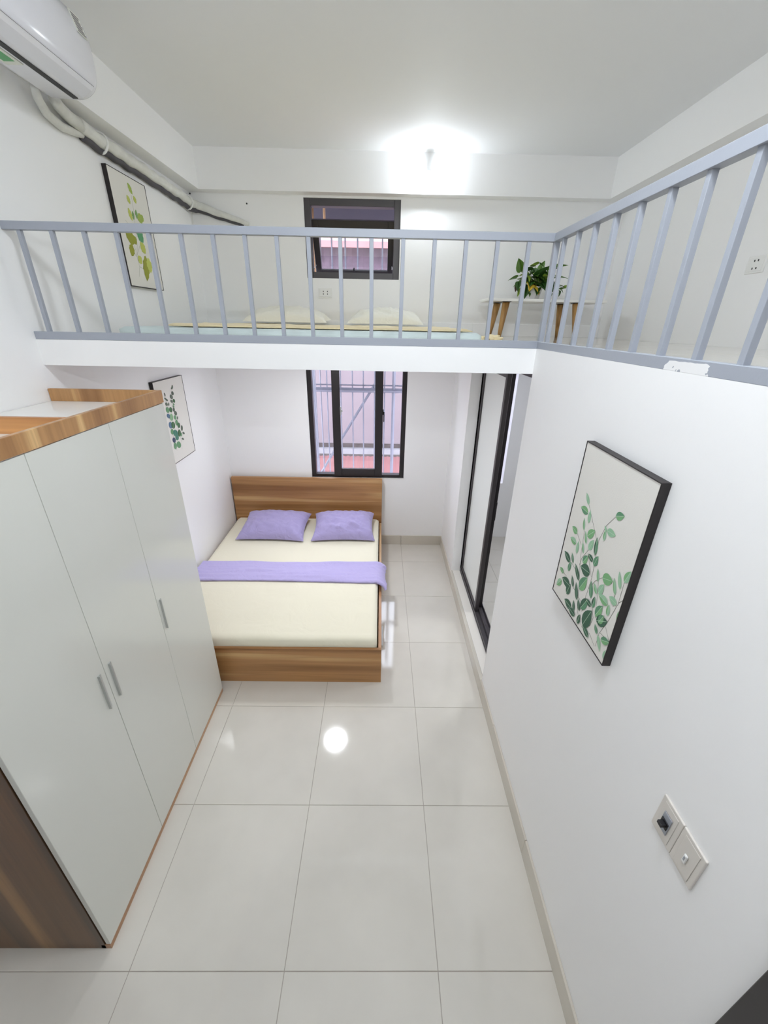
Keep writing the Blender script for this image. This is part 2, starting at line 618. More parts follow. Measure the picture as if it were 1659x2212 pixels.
# threshold slab in the doorway: two stone strips
th = sroot('sill_door', (XR, 2.7, SILL))
boxobj('stone_strip', XR - 0.012, XR + 0.012, YE, JY, SILL - 0.006, SILL, M['skirt'], th, 0.001)
boxobj('stone_slab', XR + 0.014, XR + 0.1, YE, JY, 0.0, SILL, M['sill'], th, 0.001)

# ================================================================== DOOR (sliding, black aluminium)
door = sroot('door_1', (0.84, 2.7, SILL))


def frame_rect(bm, axis, a0, a1, z0, z1, d0, d1, w, wb=None, wt=None, bev=0.002):
    """Rectangular frame; axis 'x' means it spans x (a) and z, depth along y (d)."""
    wb = w if wb is None else wb
    wt = w if wt is None else wt

    def B(p0, p1, q0, q1):
        if axis == 'x':
            xbox(bm, p0, p1, d0, d1, q0, q1, bev, 1)
        else:
            xbox(bm, d0, d1, p0, p1, q0, q1, bev, 1)
    B(a0, a0 + w, z0, z1)
    B(a1 - w, a1, z0, z1)
    B(a0 + w, a1 - w, z0, z0 + wb)
    B(a0 + w, a1 - w, z1 - wt, z1)


bm = new()   # fixed outer frame
xbox(bm, 0.800, 0.895, 3.34, 3.375, SILL, ZS - 0.001, 0.002, 1)
xbox(bm, 0.800, 0.895, YE, 2.03, SILL, ZS - 0.001, 0.002, 1)
xbox(bm, 0.800, 0.895, 2.03, 3.34, 2.045, ZS - 0.001, 0.002, 1)
obj('door_frame', bm, M['black'], door)
bm = new()   # bottom track with ribs
xbox(bm, 0.800, 0.895, 2.03, 3.34, SILL, SILL + 0.012, 0.001, 1)
for xx in (0.803, 0.845, 0.888):
    xbox(bm, xx, xx + 0.006, 2.03, 3.34, SILL + 0.012, SILL + 0.034, 0.001, 1)
obj('door_track', bm, M['blackgrey'], door)
bm = new()
frame_rect(bm, 'y', 2.70, 3.34, 0.128, 2.043, 0.811, 0.841, 0.038, 0.045, 0.055)
s1 = obj('door_sash', bm, M['blackgrey'], door)
boxobj('door_glass', 0.822, 0.829, 2.738, 3.302, 0.173, 1.988, M['frost'], s1)
bm = new()
frame_rect(bm, 'y', 2.755, 3.33, 0.128, 2.043, 0.853, 0.883, 0.045, 0.045, 0.055)
s2 = obj('door_sash', bm, M['black'], door)
boxobj('door_glass', 0.865, 0.871, 2.80, 3.285, 0.173, 1.988, M['frost'], s2)
boxobj('door_pull', 0.8705, 0.8835, 2.748, 2.7555, 0.95, 1.10, M['black'], s2, 0.002)

# dark frame of another door at the near end of the right wall
d2 = sroot('door_2', (XR, 0.25, 0))
boxobj('door_frame', XR - 0.028, XR, 0.235, 0.297, 0.0, 2.1, M['black'], d2, 0.002)
boxobj('door_panel', XR - 0.018, XR, YN + 0.05, 0.235, 0.02, 2.1, M['black'], d2, 0.002)

# ================================================================== WINDOWS
Y0 = YF + 0.012
win = sroot('window_1', (-0.22, YF, 0.8))
bm = new()
frame_rect(bm, 'x', W1[0], W1[1], W1[2], W1[3], Y0, Y0 + 0.075, 0.045, 0.03, 0.05)
xbox(bm, -0.472, -0.425, Y0 + 0.03, Y0 + 0.07, 0.832, 2.01, 0.002, 1)
xbox(bm, -0.025, 0.020, Y0 + 0.03, Y0 + 0.07, 0.832, 2.01, 0.002, 1)
obj('window_frame', bm, M['black'], win)
bm = new()
frame_rect(bm, 'x', -0.475, 0.027, 0.812, 2.03, Y0 - 0.012, Y0 + 0.024, 0.078, 0.085, 0.07)
ws = obj('window_sash', bm, M['black'], win)
boxobj('pane', -0.397, -0.051, Y0 + 0.004, Y0 + 0.008, 0.897, 1.96, M['glass'], ws)
boxobj('pane', -0.667, -0.472, Y0 + 0.048, Y0 + 0.052, 0.832, 2.01, M['glass'], win)
boxobj('pane', 0.020, 0.213, Y0 + 0.048, Y0 + 0.052, 0.832, 2.01, M['glass'], win)
bm = new()
xbox(bm, -0.392, -0.372, Y0 - 0.022, Y0 - 0.004, 1.49, 1.51, 0.002, 1)
xbox(bm, -0.398, -0.386, Y0 - 0.018, Y0 + 0.002, 1.46, 1.54, 0.002, 1)
obj('latch', bm, M['chrome'], ws)
bm = new()
xbox(bm, 0.020, 0.034, Y0 - 0.03, Y0 + 0.01, 1.47, 1.52, 0.003, 1)
xbox(bm, 0.032, 0.042, Y0 - 0.03, Y0 - 0.018, 1.40, 1.50, 0.003, 1)
obj('window_handle', bm, M['dark'], ws)
boxobj('window_sill', W1[0] - 0.005, W1[1] + 0.012, YF - 0.004, YF + 0.012, W1[2] - 0.012, W1[2], M['laqtop'], win, 0.001)

win2 = sroot('window_2', (-0.25, YF, 2.64))
bm = new()
frame_rect(bm, 'x', W2[0], W2[1], W2[2], W2[3], Y0, Y0 + 0.08, 0.052, 0.048, 0.05)
obj('window_frame', bm, M['blackgrey'], win2)
# awning sash pushed outwards; drawn upright, then tilted about x
bm = new()
frame_rect(bm, 'x', -0.60, 0.098, 0.0, 0.43, -0.02, 0.018, 0.052, 0.05, 0.075)
tilt = Matrix.Translation((0, YF + 0.07, 3.075)) @ Matrix.Rotation(math.radians(24), 4, 'X') @ Matrix.Translation((0, 0, -0.43))
bmesh.ops.transform(bm, matrix=tilt, verts=bm.verts)
ws2 = obj('window_sash', bm, M['black'], win2)
bm = new()
xbox(bm, -0.548, 0.046, -0.003, 0.002, 0.05, 0.355)
bmesh.ops.transform(bm, matrix=tilt, verts=bm.verts)
obj('pane', bm, M['glass'], ws2)
bm = new()
xbox(bm, -0.262, -0.248, -0.045, -0.02, 0.01, 0.075, 0.002, 1)
bmesh.ops.transform(bm, matrix=tilt, verts=bm.verts)
obj('window_handle', bm, M['dark'], ws2)
for sx in (-0.594, 0.086):
    bm = new()
    tube(bm, [(sx, YF + 0.075, 2.72), (sx, YF + 0.20, 2.76)], 0.004, 6)
    obj('stay_arm', bm, M['chrome'], win2)

win3 = sroot('window_3', (1.12, YF, 0.76))
bm = new()
frame_rect(bm, 'x', W3[0], W3[1], W3[2], W3[3], YF + 0.08, YF + 0.13, 0.012)
obj('window_frame', bm, M['plastic'], win3)
boxobj('pane', W3[0] + 0.012, W3[1] - 0.012, YF + 0.10, YF + 0.105, W3[2] + 0.012, W3[3] - 0.012, M['frostwin'], win3)

# ================================================================== LAMPS (the room's own, plus one added fill)
lamp = thing('wall_lamp', (0.35, 3.945, 3.33), 'small bare bulb on a white holder on the far ceiling beam, glowing', 'lamp')
bm = new()
lathe(bm, [(0.026, 3.356), (0.027, 3.352), (0.018, 3.342), (0.015, 3.334)], 0.35, 3.91, 20)
xbox(bm, 0.328, 0.372, 3.90, 3.956, 3.352, 3.360, 0.002, 1)
obj('lamp_holder', bm, M['plastic'], lamp, True)
bm = new()
lathe(bm, [(0.014, 3.336), (0.022, 3.322), (0.029, 3.305), (0.030, 3.29), (0.024, 3.272), (0.010, 3.262)], 0.35, 3.91, 20)
obj('bulb', bm, M['bulbglow'], lamp, True)

lamp2 = thing('round_lamp', (-0.46, 3.11, ZS), 'round flat lamp under the loft slab above the bed', 'lamp')
bm = new()
lathe(bm, [(0.125, ZS), (0.125, ZS - 0.028), (0.108, ZS - 0.030)], -0.46, 3.11, 32, cap=False)
obj('lamp_housing', bm, M['plastic'], lamp2)
bm = new()
lathe(bm, [(0.107, ZS - 0.026), (0.107, ZS - 0.031), (0.09, ZS - 0.034)], -0.46, 3.11, 32)
obj('diffuser', bm, M['lampglow'], lamp2)

lamp3 = thing('tube_lamp', (-0.1, YN, 2.96), 'white batten lamp with a long tube high on the wall behind', 'lamp')
boxobj('lamp_housing', -0.74, 0.54, YN, YN + 0.03, 2.945, 2.985, M['plastic'], lamp3, 0.003)
bm = new()
tube(bm, [(-0.7, YN + 0.05, 2.965), (0.5, YN + 0.05, 2.965)], 0.018, 14)
obj('tube', bm, M['tubeglow'], lamp3, True)

lamp4 = thing('bathroom_lamp', (1.4, 2.6, ZS), 'round flat lamp on the bathroom ceiling', 'lamp')
bm = new()
lathe(bm, [(0.11, ZS), (0.11, ZS - 0.02), (0.09, ZS - 0.028)], 1.4, 2.6, 24)
obj('diffuser', bm, M['bathglow'], lamp4)

fill_lamp = thing('round_lamp', (0.2, 0.85, H3), 'added round fill light, out of view on the high ceiling in front of the loft', 'lamp')  # added light source, out of view, brightens the room
bm = new()
lathe(bm, [(0.15, H3), (0.15, H3 - 0.03), (0.13, H3 - 0.045), (0.08, H3 - 0.055)], 0.2, 0.85, 32)
obj('diffuser', bm, M['fillglow'], fill_lamp)

# ================================================================== LOFT RAILING
rl = thing('loft_railing', (XR, YE, 2.2), 'blue-grey painted steel railing with square bars along the loft edge', 'railing')
R0, R1 = YE + 0.002, YE + 0.027            # front run, y range
bm = new()
xbox(bm, -1.566, 0.742, R0, R1 + 0.004, 2.615, 2.645, 0.0012, 1)
xbox(bm, 0.716, 0.746, YN, R0 - 0.001, 2.615, 2.645, 0.0012, 1)
obj('top_rail', bm, M['rail'], rl)
bm = new()
xbox(bm, -1.566, 0.742, R0, R1 + 0.002, 2.2, 2.232, 0.0012, 1)
xbox(bm, 0.716, 0.746, YN, R0 - 0.001, 2.2, 2.230, 0.0012, 1)
obj('bottom_rail', bm, M['rail'], rl)
boxobj('corner_post', 0.722, 0.744, R0 + 0.002, R1 + 0.002, 2.230, 2.616, M['rail'], rl, 0.0012)
b0 = None
for x in [-1.502 + 0.1324 * i for i in range(17)]:
    if b0 is None:
        b0 = boxobj('bar', x - 0.0082, x + 0.0082, R0 + 0.005, R0 + 0.0214, 2.231, 2.616, M['rail'], rl, 0.001)
        X0 = x
    else:
        c = b0.copy()
        COL.objects.link(c)
        c.matrix_world = Matrix.Translation((x - X0, 0, 0)) @ b0.matrix_world
Yb = 1.928
b1 = None
for i in range(18):
    y = Yb - 0.1335 * i
    if y < YN + 0.05:
        break
    if b1 is None:
        b1 = boxobj('bar', 0.7225, 0.7389, y - 0.0082, y + 0.0082, 2.229, 2.616, M['rail'], rl, 0.001)
    else:
        c = b1.copy()
        COL.objects.link(c)
        c.matrix_world = Matrix.Translation((0, y - Yb, 0)) @ b1.matrix_world

# ================================================================== WARDROBE
wd = thing('wardrobe', (-1.3, 1.36, 0), 'tall white lacquered three-door wardrobe with oak-look sides and raised top rim', 'wardrobe')
WY0, WY1, WX = 0.735, 1.99, -1.066
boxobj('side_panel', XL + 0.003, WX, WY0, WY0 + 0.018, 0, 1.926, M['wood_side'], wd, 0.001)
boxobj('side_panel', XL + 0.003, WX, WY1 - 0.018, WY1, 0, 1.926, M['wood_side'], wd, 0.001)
boxobj('kickboard', WX - 0.018, WX + 0.0205, WY0, WY1, 0, 0.0285, M['wood_y'], wd, 0.001)
boxobj('back_panel', XL + 0.003, XL + 0.013, WY0 + 0.018, WY1 - 0.018, 0.026, 1.926, M['laqtop'], wd)
boxobj('bottom_panel', XL + 0.013, WX, WY0 + 0.018, WY1 - 0.018, 0.026, 0.044, M['laqtop'], wd)
boxobj('partition', XL + 0.013, WX, 1.145, 1.163, 0.044, 1.91, M['laqtop'], wd)
boxobj('top_panel', XL + 0.003, WX + 0.002, WY0, WY1 - 0.018, 1.912, 1.930, M['laqtop'], wd)
for k, (a, b, hy) in enumerate(((WY0 + 0.002, 1.1532, 1.119), (1.1552, 1.5568, 1.183), (1.5588, WY1 - 0.002, 1.583))):
    d = boxobj('door', WX + 0.004, WX + 0.022, a, b, 0.030, 1.9265, M['lacquer'], wd, 0.0015)
    xx = WX + 0.022
    bm = new()
    prism(bm, [(xx, hy - 0.005), (xx + 0.010, hy - 0.005), (xx + 0.010, hy - 0.001), (xx + 0.003, hy - 0.001),
               (xx + 0.003, hy + 0.010), (xx, hy + 0.010)], 0.905, 1.075, 'z')
    h = obj('handle', bm, M['chrome'], d)
XF = WX + 0.026
bm = new(); xbox(bm, XF - 0.018, XF, WY0 - 0.002, WY1, 1.930, 1.987, 0.001, 1)
obj('top_rim', bm, M['wood_rimy'] if 'wood_rimy' in M else M['wood_rim'], wd)
bm = new(); xbox(bm, XL + 0.003, XF - 0.019, WY1 - 0.018, WY1, 1.930, 1.987, 0.001, 1)
obj('top_rim', bm, M['wood_rim'], wd)
bm = new(); xbox(bm, XL + 0.003, XF - 0.019, WY0 - 0.002, WY0 + 0.016, 1.930, 1.987, 0.001, 1)
obj('top_rim', bm, M['wood_rim'], wd)
bm = new(); xbox(bm, XL + 0.003, XF - 0.019, 1.36, 1.378, 1.930, 1.987, 0.001, 1)
obj('top_divider', bm, M['wood_rimx'], wd)

# ================================================================== BED
bed = thing('bed', (-0.76, 3.05, 0), 'low oak-look double bed with a plain headboard against the wall', 'bed')
boxobj('headboard', -1.550, 0.031, 3.985, 4.020, 0.0, 0.811, M['wood_bed'], bed, 0.0015)
boxobj('footboard', -1.550, 0.031, 2.073, 2.095, 0.0, 0.300, M['wood_bed'], bed, 0.0015)
boxobj('side_board', 0.009, 0.031, 2.0955, 3.985, 0.0, 0.298, M['wood_y'], bed, 0.0015)
boxobj('side_board', -1.550, -1.528, 2.0955, 3.985, 0.0, 0.298, M['wood_y'], bed, 0.0015)
boxobj('base_panel', -1.527, 0.008, 2.096, 3.984, 0.10, 0.12, M['wood_bed'], bed)
boxobj('drawer_handle', 0.031, 0.043, 2.22, 2.43, 0.18, 0.20, M['chrome'], bed, 0.002)


def mattress_mesh(x0, x1, y0, y1, z0, z1, r, wr=0.004, seed=0.0, crown=0.0, nx=60, ny=72, tuck=0.0):
    """Soft-edged slab: top grid pulled down at the rounded edge, plus side walls."""
    bm = new()
    bc = 4
    cols = []
    for i in range(nx + 1):
        cols.append(i / nx)
    rows = [j / ny for j in range(ny + 1)]
    V = {}
    for i, u in enumerate(cols):
        for j, v in enumerate(rows):
            x = x0 + (x1 - x0) * u
            y = y0 + (y1 - y0) * v
            dx = min(x - x0, x1 - x)
            dy = min(y - y0, y1 - y)
            # rounded corner in plan
            R = r * 2.2
            if dx < R and dy < R:
                cx = x0 + R if x < (x0 + x1) / 2 else x1 - R
                cy = y0 + R if y < (y0 + y1) / 2 else y1 - R
                vx, vy = x - cx, y - cy
                m_ = max(abs(vx), abs(vy))
                l = math.hypot(vx, vy)
                if l > 1e-6:
                    x, y = cx + vx * m_ / l, cy + vy * m_ / l
                e = R - m_
            else:
                e = min(dx, dy)
            drop = 0
            if e < r:
                t = 1 - e / r
                drop = r * (1 - math.sqrt(max(0, 1 - t * t)))
            nz = noise.noise(Vector((x * 3.1 + seed, y * 9, seed))) * wr + noise.noise(Vector((x * 11, y * 5 + seed, 2))) * wr * 0.4
            z = z1 - drop + nz * (1 if e > 0.01 else 0) + crown * math.sin(math.pi * u) * math.sin(math.pi * v)
            V[i, j] = bm.verts.new((x, y, z))
    for i in range(nx):
        for j in range(ny):
            bm.faces.new([V[i, j], V[i + 1, j], V[i + 1, j + 1], V[i, j + 1]])
    loop = [V[i, 0] for i in range(nx + 1)] + [V[nx, j] for j in range(1, ny + 1)] + \
           [V[i, ny] for i in range(nx - 1, -1, -1)] + [V[0, j] for j in range(ny - 1, 0, -1)]
    cxm, cym = (x0 + x1) / 2, (y0 + y1) / 2
    low = []
    for v in loop:
        k = 1 - tuck / max(x1 - x0, y1 - y0)
        low.append(bm.verts.new((cxm + (v.co.x - cxm) * k, cym + (v.co.y - cym) * k, z0)))
    n = len(loop)
    for i in range(n):
        bm.faces.new([loop[i], low[i], low[(i + 1) % n], loop[(i + 1) % n]])
    bm.faces.new(low)
    return bm


mt = obj('mattress', mattress_mesh(-1.520, 0.000, 2.102, 3.975, 0.121, 0.360, 0.017, 0.004, 1.0), M['sheet'], None, True,
         origin=(-0.76, 3.04, 0.121))
tag(mt, 'thick mattress in a fitted cream sheet on the lower bed', 'mattress')


def pillow_mesh(w, d, h, seed=0.0, n=44, pinch=0.09, wr=0.01, flat=0.25):
    """Pillow lying flat, centred on origin, w along x, d along y, bottom at z 0."""
    bm = new()
    T, B = {}, {}
    for i in range(n + 1):
        for j in range(n + 1):
            u = -1 + 2 * i / n
            v = -1 + 2 * j / n
            # sides bow inwards between the corners
            sx = 1 - pinch * (1 - v * v) * 0.9
            sy = 1 - pinch * (1 - u * u) * 0.9
            x = u * w / 2 * sx
            y = v * d / 2 * sy
            au, av = 1 - abs(u) ** 2.6, 1 - abs(v) ** 2.6
            f = (max(au, 0) * max(av, 0)) ** 0.45
            k = noise.noise(Vector((u * 2.2 + seed, v * 2.2, seed)))
            # creases fanning out of the corners and along the rim
            ang = math.atan2(v, u)
            cr = math.sin(ang * 7 + 4 * k + seed) * wr * 0.35 * min(1, (u * u + v * v)) * f
            cr += noise.noise(Vector((u * 6 + seed, v * 3.5, 5 + seed))) * wr * f
            cr += abs(noise.noise(Vector((u * 2.5 + v * 3 + seed, v * 1.2 - u, 9 + seed)))) * wr * 1.6 * f
            zt = h * flat + h * (1 - flat) * f + cr
            zb = h * flat * (1 - f ** 1.5)
            T[i, j] = bm.verts.new((x, y, zt))
            B[i, j] = T[i, j] if (i in (0, n) or j in (0, n)) else bm.verts.new((x, y, zb))
    for i in range(n):
        for j in range(n):
            bm.faces.new([T[i, j], T[i + 1, j], T[i + 1, j + 1], T[i, j + 1]])
            q = [B[i, j], B[i, j + 1], B[i + 1, j + 1], B[i + 1, j]]
            if len(set(q)) == 4 and not all(v in T.values() for v in ()):
                try:
                    bm.faces.new(q)
                except ValueError:
                    pass
    return bm


def place_pillow(name, mesh, loc, rz, tilt, m, label, group):
    bmesh.ops.transform(mesh, matrix=Matrix.Translation(loc) @ Matrix.Rotation(rz, 4, 'Z') @ Matrix.Rotation(tilt, 4, 'X'),
                        verts=mesh.verts)
    o = obj(name, mesh, m, None, True, origin=loc)
    return tag(o, label, 'pillow', group)


place_pillow('pillow', pillow_mesh(0.66, 0.47, 0.15, 3.0, wr=0.016), (-1.045, 3.655, 0.378), math.radians(-1.5), math.radians(9),
             M['lilac_pillow'], 'lilac pillow at the left of the lower bed, beside the wall', 'lilac pillows on the lower bed')
place_pillow('pillow', pillow_mesh(0.62, 0.47, 0.15, 8.0, wr=0.018), (-0.352, 3.665, 0.378), math.radians(2), math.radians(9),
             M['lilac_pillow'], 'lilac pillow at the right of the lower bed, nearer the doorway', 'lilac pillows on the lower bed')


def throw_mesh():
    """Folded cloth laid across the bed, its right end hanging over the side board."""
    bm = new()
    x0, top = -1.535, 0.3665
    path = []
    # along x: flat run, then round over the mattress and board edge, short drop
    n = 90
    for i in range(n + 1):
        s = i / n * 1.70
        if s < 1.515:
            path.append((x0 + s, top))
        elif s < 1.60:
            t = (s - 1.515) / 0.085
            path.append((x0 + 1.515 + 0.057 * t, top - 0.020 * t * t))
        else:
            t = (s - 1.60) / 0.10
            path.append((x0 + 1.572 + 0.018 * math.sin(t * math.pi / 2), top - 0.020 - 0.030 * t))
    m_ = 22
    G = {}
    th = 0.012
    for i, (x, z) in enumerate(path):
        f = i / n
        ya = 2.745 + 0.012 * math.sin(f * 5) - (0.03 * max(0, (f - 0.9) / 0.1)) + 0.01 * f
        yb = 3.050 + 0.006 * math.sin(f * 7 + 1) + 0.020 * f
        if f < 0.06:
            ya += (0.06 - f) * 0.2
        for j in range(m_ + 1):
            v = j / m_
            e = min(v, 1 - v)
            rim = 1 - max(0, 1 - e / 0.06) ** 2
            w = noise.noise(Vector((x * 4, v * 7, 3))) * 0.012 + noise.noise(Vector((x * 1.6 + 2, v * 12, 7))) * 0.012
            w += 0.005 * math.sin(v * 9 + x * 2.0)
            lift = th * rim + max(-0.003, w) * rim
            nx_, nz_ = (0, 1) if i / n * 1.70 < 1.6 else (1, 0.2)
            G[i, j] = bm.verts.new((x + nx_ * lift, ya + (yb - ya) * v, z + nz_ * lift))
    for i in range(n):
        for j in range(m_):
            bm.faces.new([G[i, j], G[i + 1, j], G[i + 1, j + 1], G[i, j + 1]])
    # close underneath
    U = {}
    for i, (x, z) in enumerate(path):
        U[i, 0] = G[i, 0]
        U[i, m_] = G[i, m_]
    for i in range(n):
        bm.faces.new([G[i, 0], G[i, m_], G[i + 1, m_], G[i + 1, 0]])
    return bm


tag(obj('bed_throw', throw_mesh(), M['lilac'], None, True, origin=(-0.75, 2.9, 0.37)),
    'folded lilac throw laid across the middle of the lower bed', 'throw')

# ------------------------------------------------------------------ loft bedding
MX0, MX1, MY0, MY1 = -1.44, 0.56, 2.42, 4.02
MZ = 2.253
m2 = obj('mattress', mattress_mesh(MX0, MX1, MY0, MY1, ZL, MZ, 0.014, 0.002, 5.0, nx=70, ny=40), M['bluefoam'], None, True,
         origin=(-0.44, 3.2, ZL))
tag(m2, 'thin pale blue mattress lying on the loft floor behind the railing', 'mattress')


def quilt_mesh():
    bm = new()
    n, m_ = 130, 40
    G, D = {}, {}
    for i in range(n + 1):
        u = i / n
        x = -1.24 + u * 1.76
        yf = 2.47 + 0.03 * noise.noise(Vector((u * 5, 1, 1))) + 0.5 * max(0, 0.10 - u) ** 1.0 * 6 * 0.3 + 0.5 * max(0, u - 0.9)
        for j in range(m_ + 1):
            v = j / m_
            y = yf + (4.0 - yf) * v ** 1.3
            rim = 1 - max(0, 1 - v / 0.05) ** 2
            e = min(u, 1 - u)
            rim *= 1 - max(0, 1 - e / 0.03) ** 2
            z = MZ + 0.008 + rim * (0.009 + 0.006 * noise.noise(Vector((u * 16, v * 9, 4))) + 0.006 * max(0, noise.noise(Vector((u * 6, v * 22, 8)))))
            G[i, j] = bm.verts.new((x, y, z))
    for i in range(n):
        for j in range(m_):
            bm.faces.new([G[i, j], G[i + 1, j], G[i + 1, j + 1], G[i, j + 1]])
    return bm


qb = quilt_mesh()
q = obj('bed_sheet', qb, M['quilt'], None, True, origin=(-0.4, 3.2, MZ))
md = q.modifiers.new('thickness', 'SOLIDIFY'); md.thickness = 0.004; md.offset = -1
tag(q, 'pale yellow rumpled sheet spread over the loft mattress', 'sheet')
place_pillow('pillow', pillow_mesh(0.66, 0.42, 0.13, 12.0, wr=0.014), (-0.765, 3.72, MZ + 0.014), 0.03, 0.06,
             M['cream'], 'cream pillow on the loft mattress, the one under the wall socket', 'pillows on the loft mattress')
place_pillow('pillow', pillow_mesh(0.61, 0.42, 0.13, 15.0, wr=0.016), (0.035, 3.72, MZ + 0.014), -0.03, 0.06,
             M['white_pillow'], 'off-white creased pillow on the loft mattress, nearer the bench', 'pillows on the loft mattress')
# crumpled end of cloth on the loft floor
bm = new()
bmesh.ops.create_icosphere(bm, subdivisions=4, radius=1.0)
for v in bm.verts:
    c = v.co
    k = 1 + 0.45 * noise.noise(c * 2.1) + 0.25 * noise.noise(c * 5)
    v.co = Vector((0.68 + c.x * 0.065 * k, 2.72 + c.y * 0.06 * k, max(ZL, ZL + 0.012 + c.z * 0.022 * k)))
tag(obj('crumpled_cloth', bm, M['quilt'], None, True, origin=(0.68, 2.72, ZL)),
    'small crumpled cream cloth on the loft floor at the end of the mattress', 'cloth')

# ================================================================== BENCH AND PLANT
BZ = 2.490
bn = thing('bench', (1.33, 3.77, ZL), 'small white-topped bench with four tapered wooden legs on the loft', 'bench')
boxobj('seat', 0.845, 1.795, 3.61, 3.93, BZ - 0.020, BZ, M['laqtop'], bn, 0.003)
for lx_, ly_, fx, fy in ((0.985, 3.87, 0.955, 3.90), (1.005, 3.67, 0.975, 3.645), (1.53, 3.87, 1.555, 3.90), (1.575, 3.67, 1.600, 3.645)):
    bm = new()
    tube(bm, [(lx_, ly_, BZ - 0.024), (fx, fy, ZL)], [0.030, 0.0145], 16)
    lg = obj('leg', bm, M['wood_leg'], bn, True)
    boxobj('leg_plate', lx_ - 0.033, lx_ + 0.033, ly_ - 0.033, ly_ + 0.033, BZ - 0.0235, BZ - 0.0205, M['dark'], lg)

PX, PY = 1.235, 3.74
pl = thing('potted_plant', (PX, PY, BZ), 'bushy trailing green and yellow pothos in a white pot on the bench', 'plant')
bm = new()
# faceted flower pot: hexagon flaring up, with rim
lathe(bm, [(0.048, BZ + 0.001), (0.052, BZ + 0.004), (0.070, BZ + 0.078), (0.075, BZ + 0.080), (0.075, BZ + 0.092), (0.070, BZ + 0.092), (0.066, BZ + 0.078)], PX, PY, 8)
obj('pot', bm, M['pot'], pl)
bm = new()
lathe(bm, [(0.064, BZ + 0.074), (0.03, BZ + 0.080)], PX, PY, 16)
obj('soil', bm, M['soil'], pl)


def leaf_mesh(mt_):
    """Heart-shaped leaf, 1 m long along +x, folded along its vein, tip drooping."""
    bm = new()
    out = [(0.0, 0.0), (-0.10, 0.16), (-0.07, 0.30), (0.08, 0.385), (0.28, 0.37), (0.50, 0.29), (0.72, 0.17), (0.90, 0.06), (1.0, 0.0)]
    mid = [(x, 0.0) for x in (0.0, 0.0, 0.04, 0.12, 0.28, 0.50, 0.72, 0.88, 1.0)]

    def z(x, y):
        return 0.22 * abs(y) - 0.32 * max(0, x) ** 2
    C = [bm.verts.new((x, 0, z(x, 0) - 0.0)) for x in (0.0, 0.04, 0.12, 0.28, 0.50, 0.72, 0.88, 1.0)]
    for s in (1, -1):
        E = [bm.verts.new((x, s * y, z(x, y))) for x, y in out[1:-1]]
        Hh = [bm.verts.new(((x + cx.co.x) / 2, s * y * 0.5, z((x + cx.co.x) / 2, y * 0.5) + 0.02)) for (x, y), cx in zip(out[1:-1], C[:7])]
        for i in range(6):
            bm.faces.new([C[i], C[i + 1], Hh[i + 1], Hh[i]])
            bm.faces.new([Hh[i], Hh[i + 1], E[i + 1], E[i]])
        bm.faces.new([C[6], C[7], Hh[6]])
        bm.faces.new([Hh[6], C[7], E[6]])
    me = bpy.data.meshes.new('leaf')
    bm.to_mesh(me)
    bm.free()
    me.materials.append(mt_)
    for p in me.polygons:
        p.use_smooth = True
    return me


LM = {k: leaf_mesh(M[k]) for k in ('leaf', 'leafd', 'leafy', 'leafl', 'leafb')}
rnd = random.Random(5)
stem_bm = new()
first = {}


def add_leaf(pos, direction, roll, size, kind):
    d = Vector(direction).normalized()
    side = d.cross(Vector((0, 0, 1)))
    if side.length < 0.05:
        side = Vector((1, 0, 0))
    side.normalize()
    up = side.cross(d)
    R_ = Matrix((d, -side, up)).transposed().to_4x4() @ Matrix.Rotation(roll, 4, 'X')
    o = bpy.data.objects.new('leaf', LM[kind])
    COL.objects.link(o)
    o.parent = pl
    o.matrix_world = Matrix.Translation(pos) @ R_ @ Matrix.Diagonal((size, size, size, 1))
    if kind == 'leafy' and 'y' not in first:
        o['label'] = 'yellowing leaf'
        first['y'] = 1


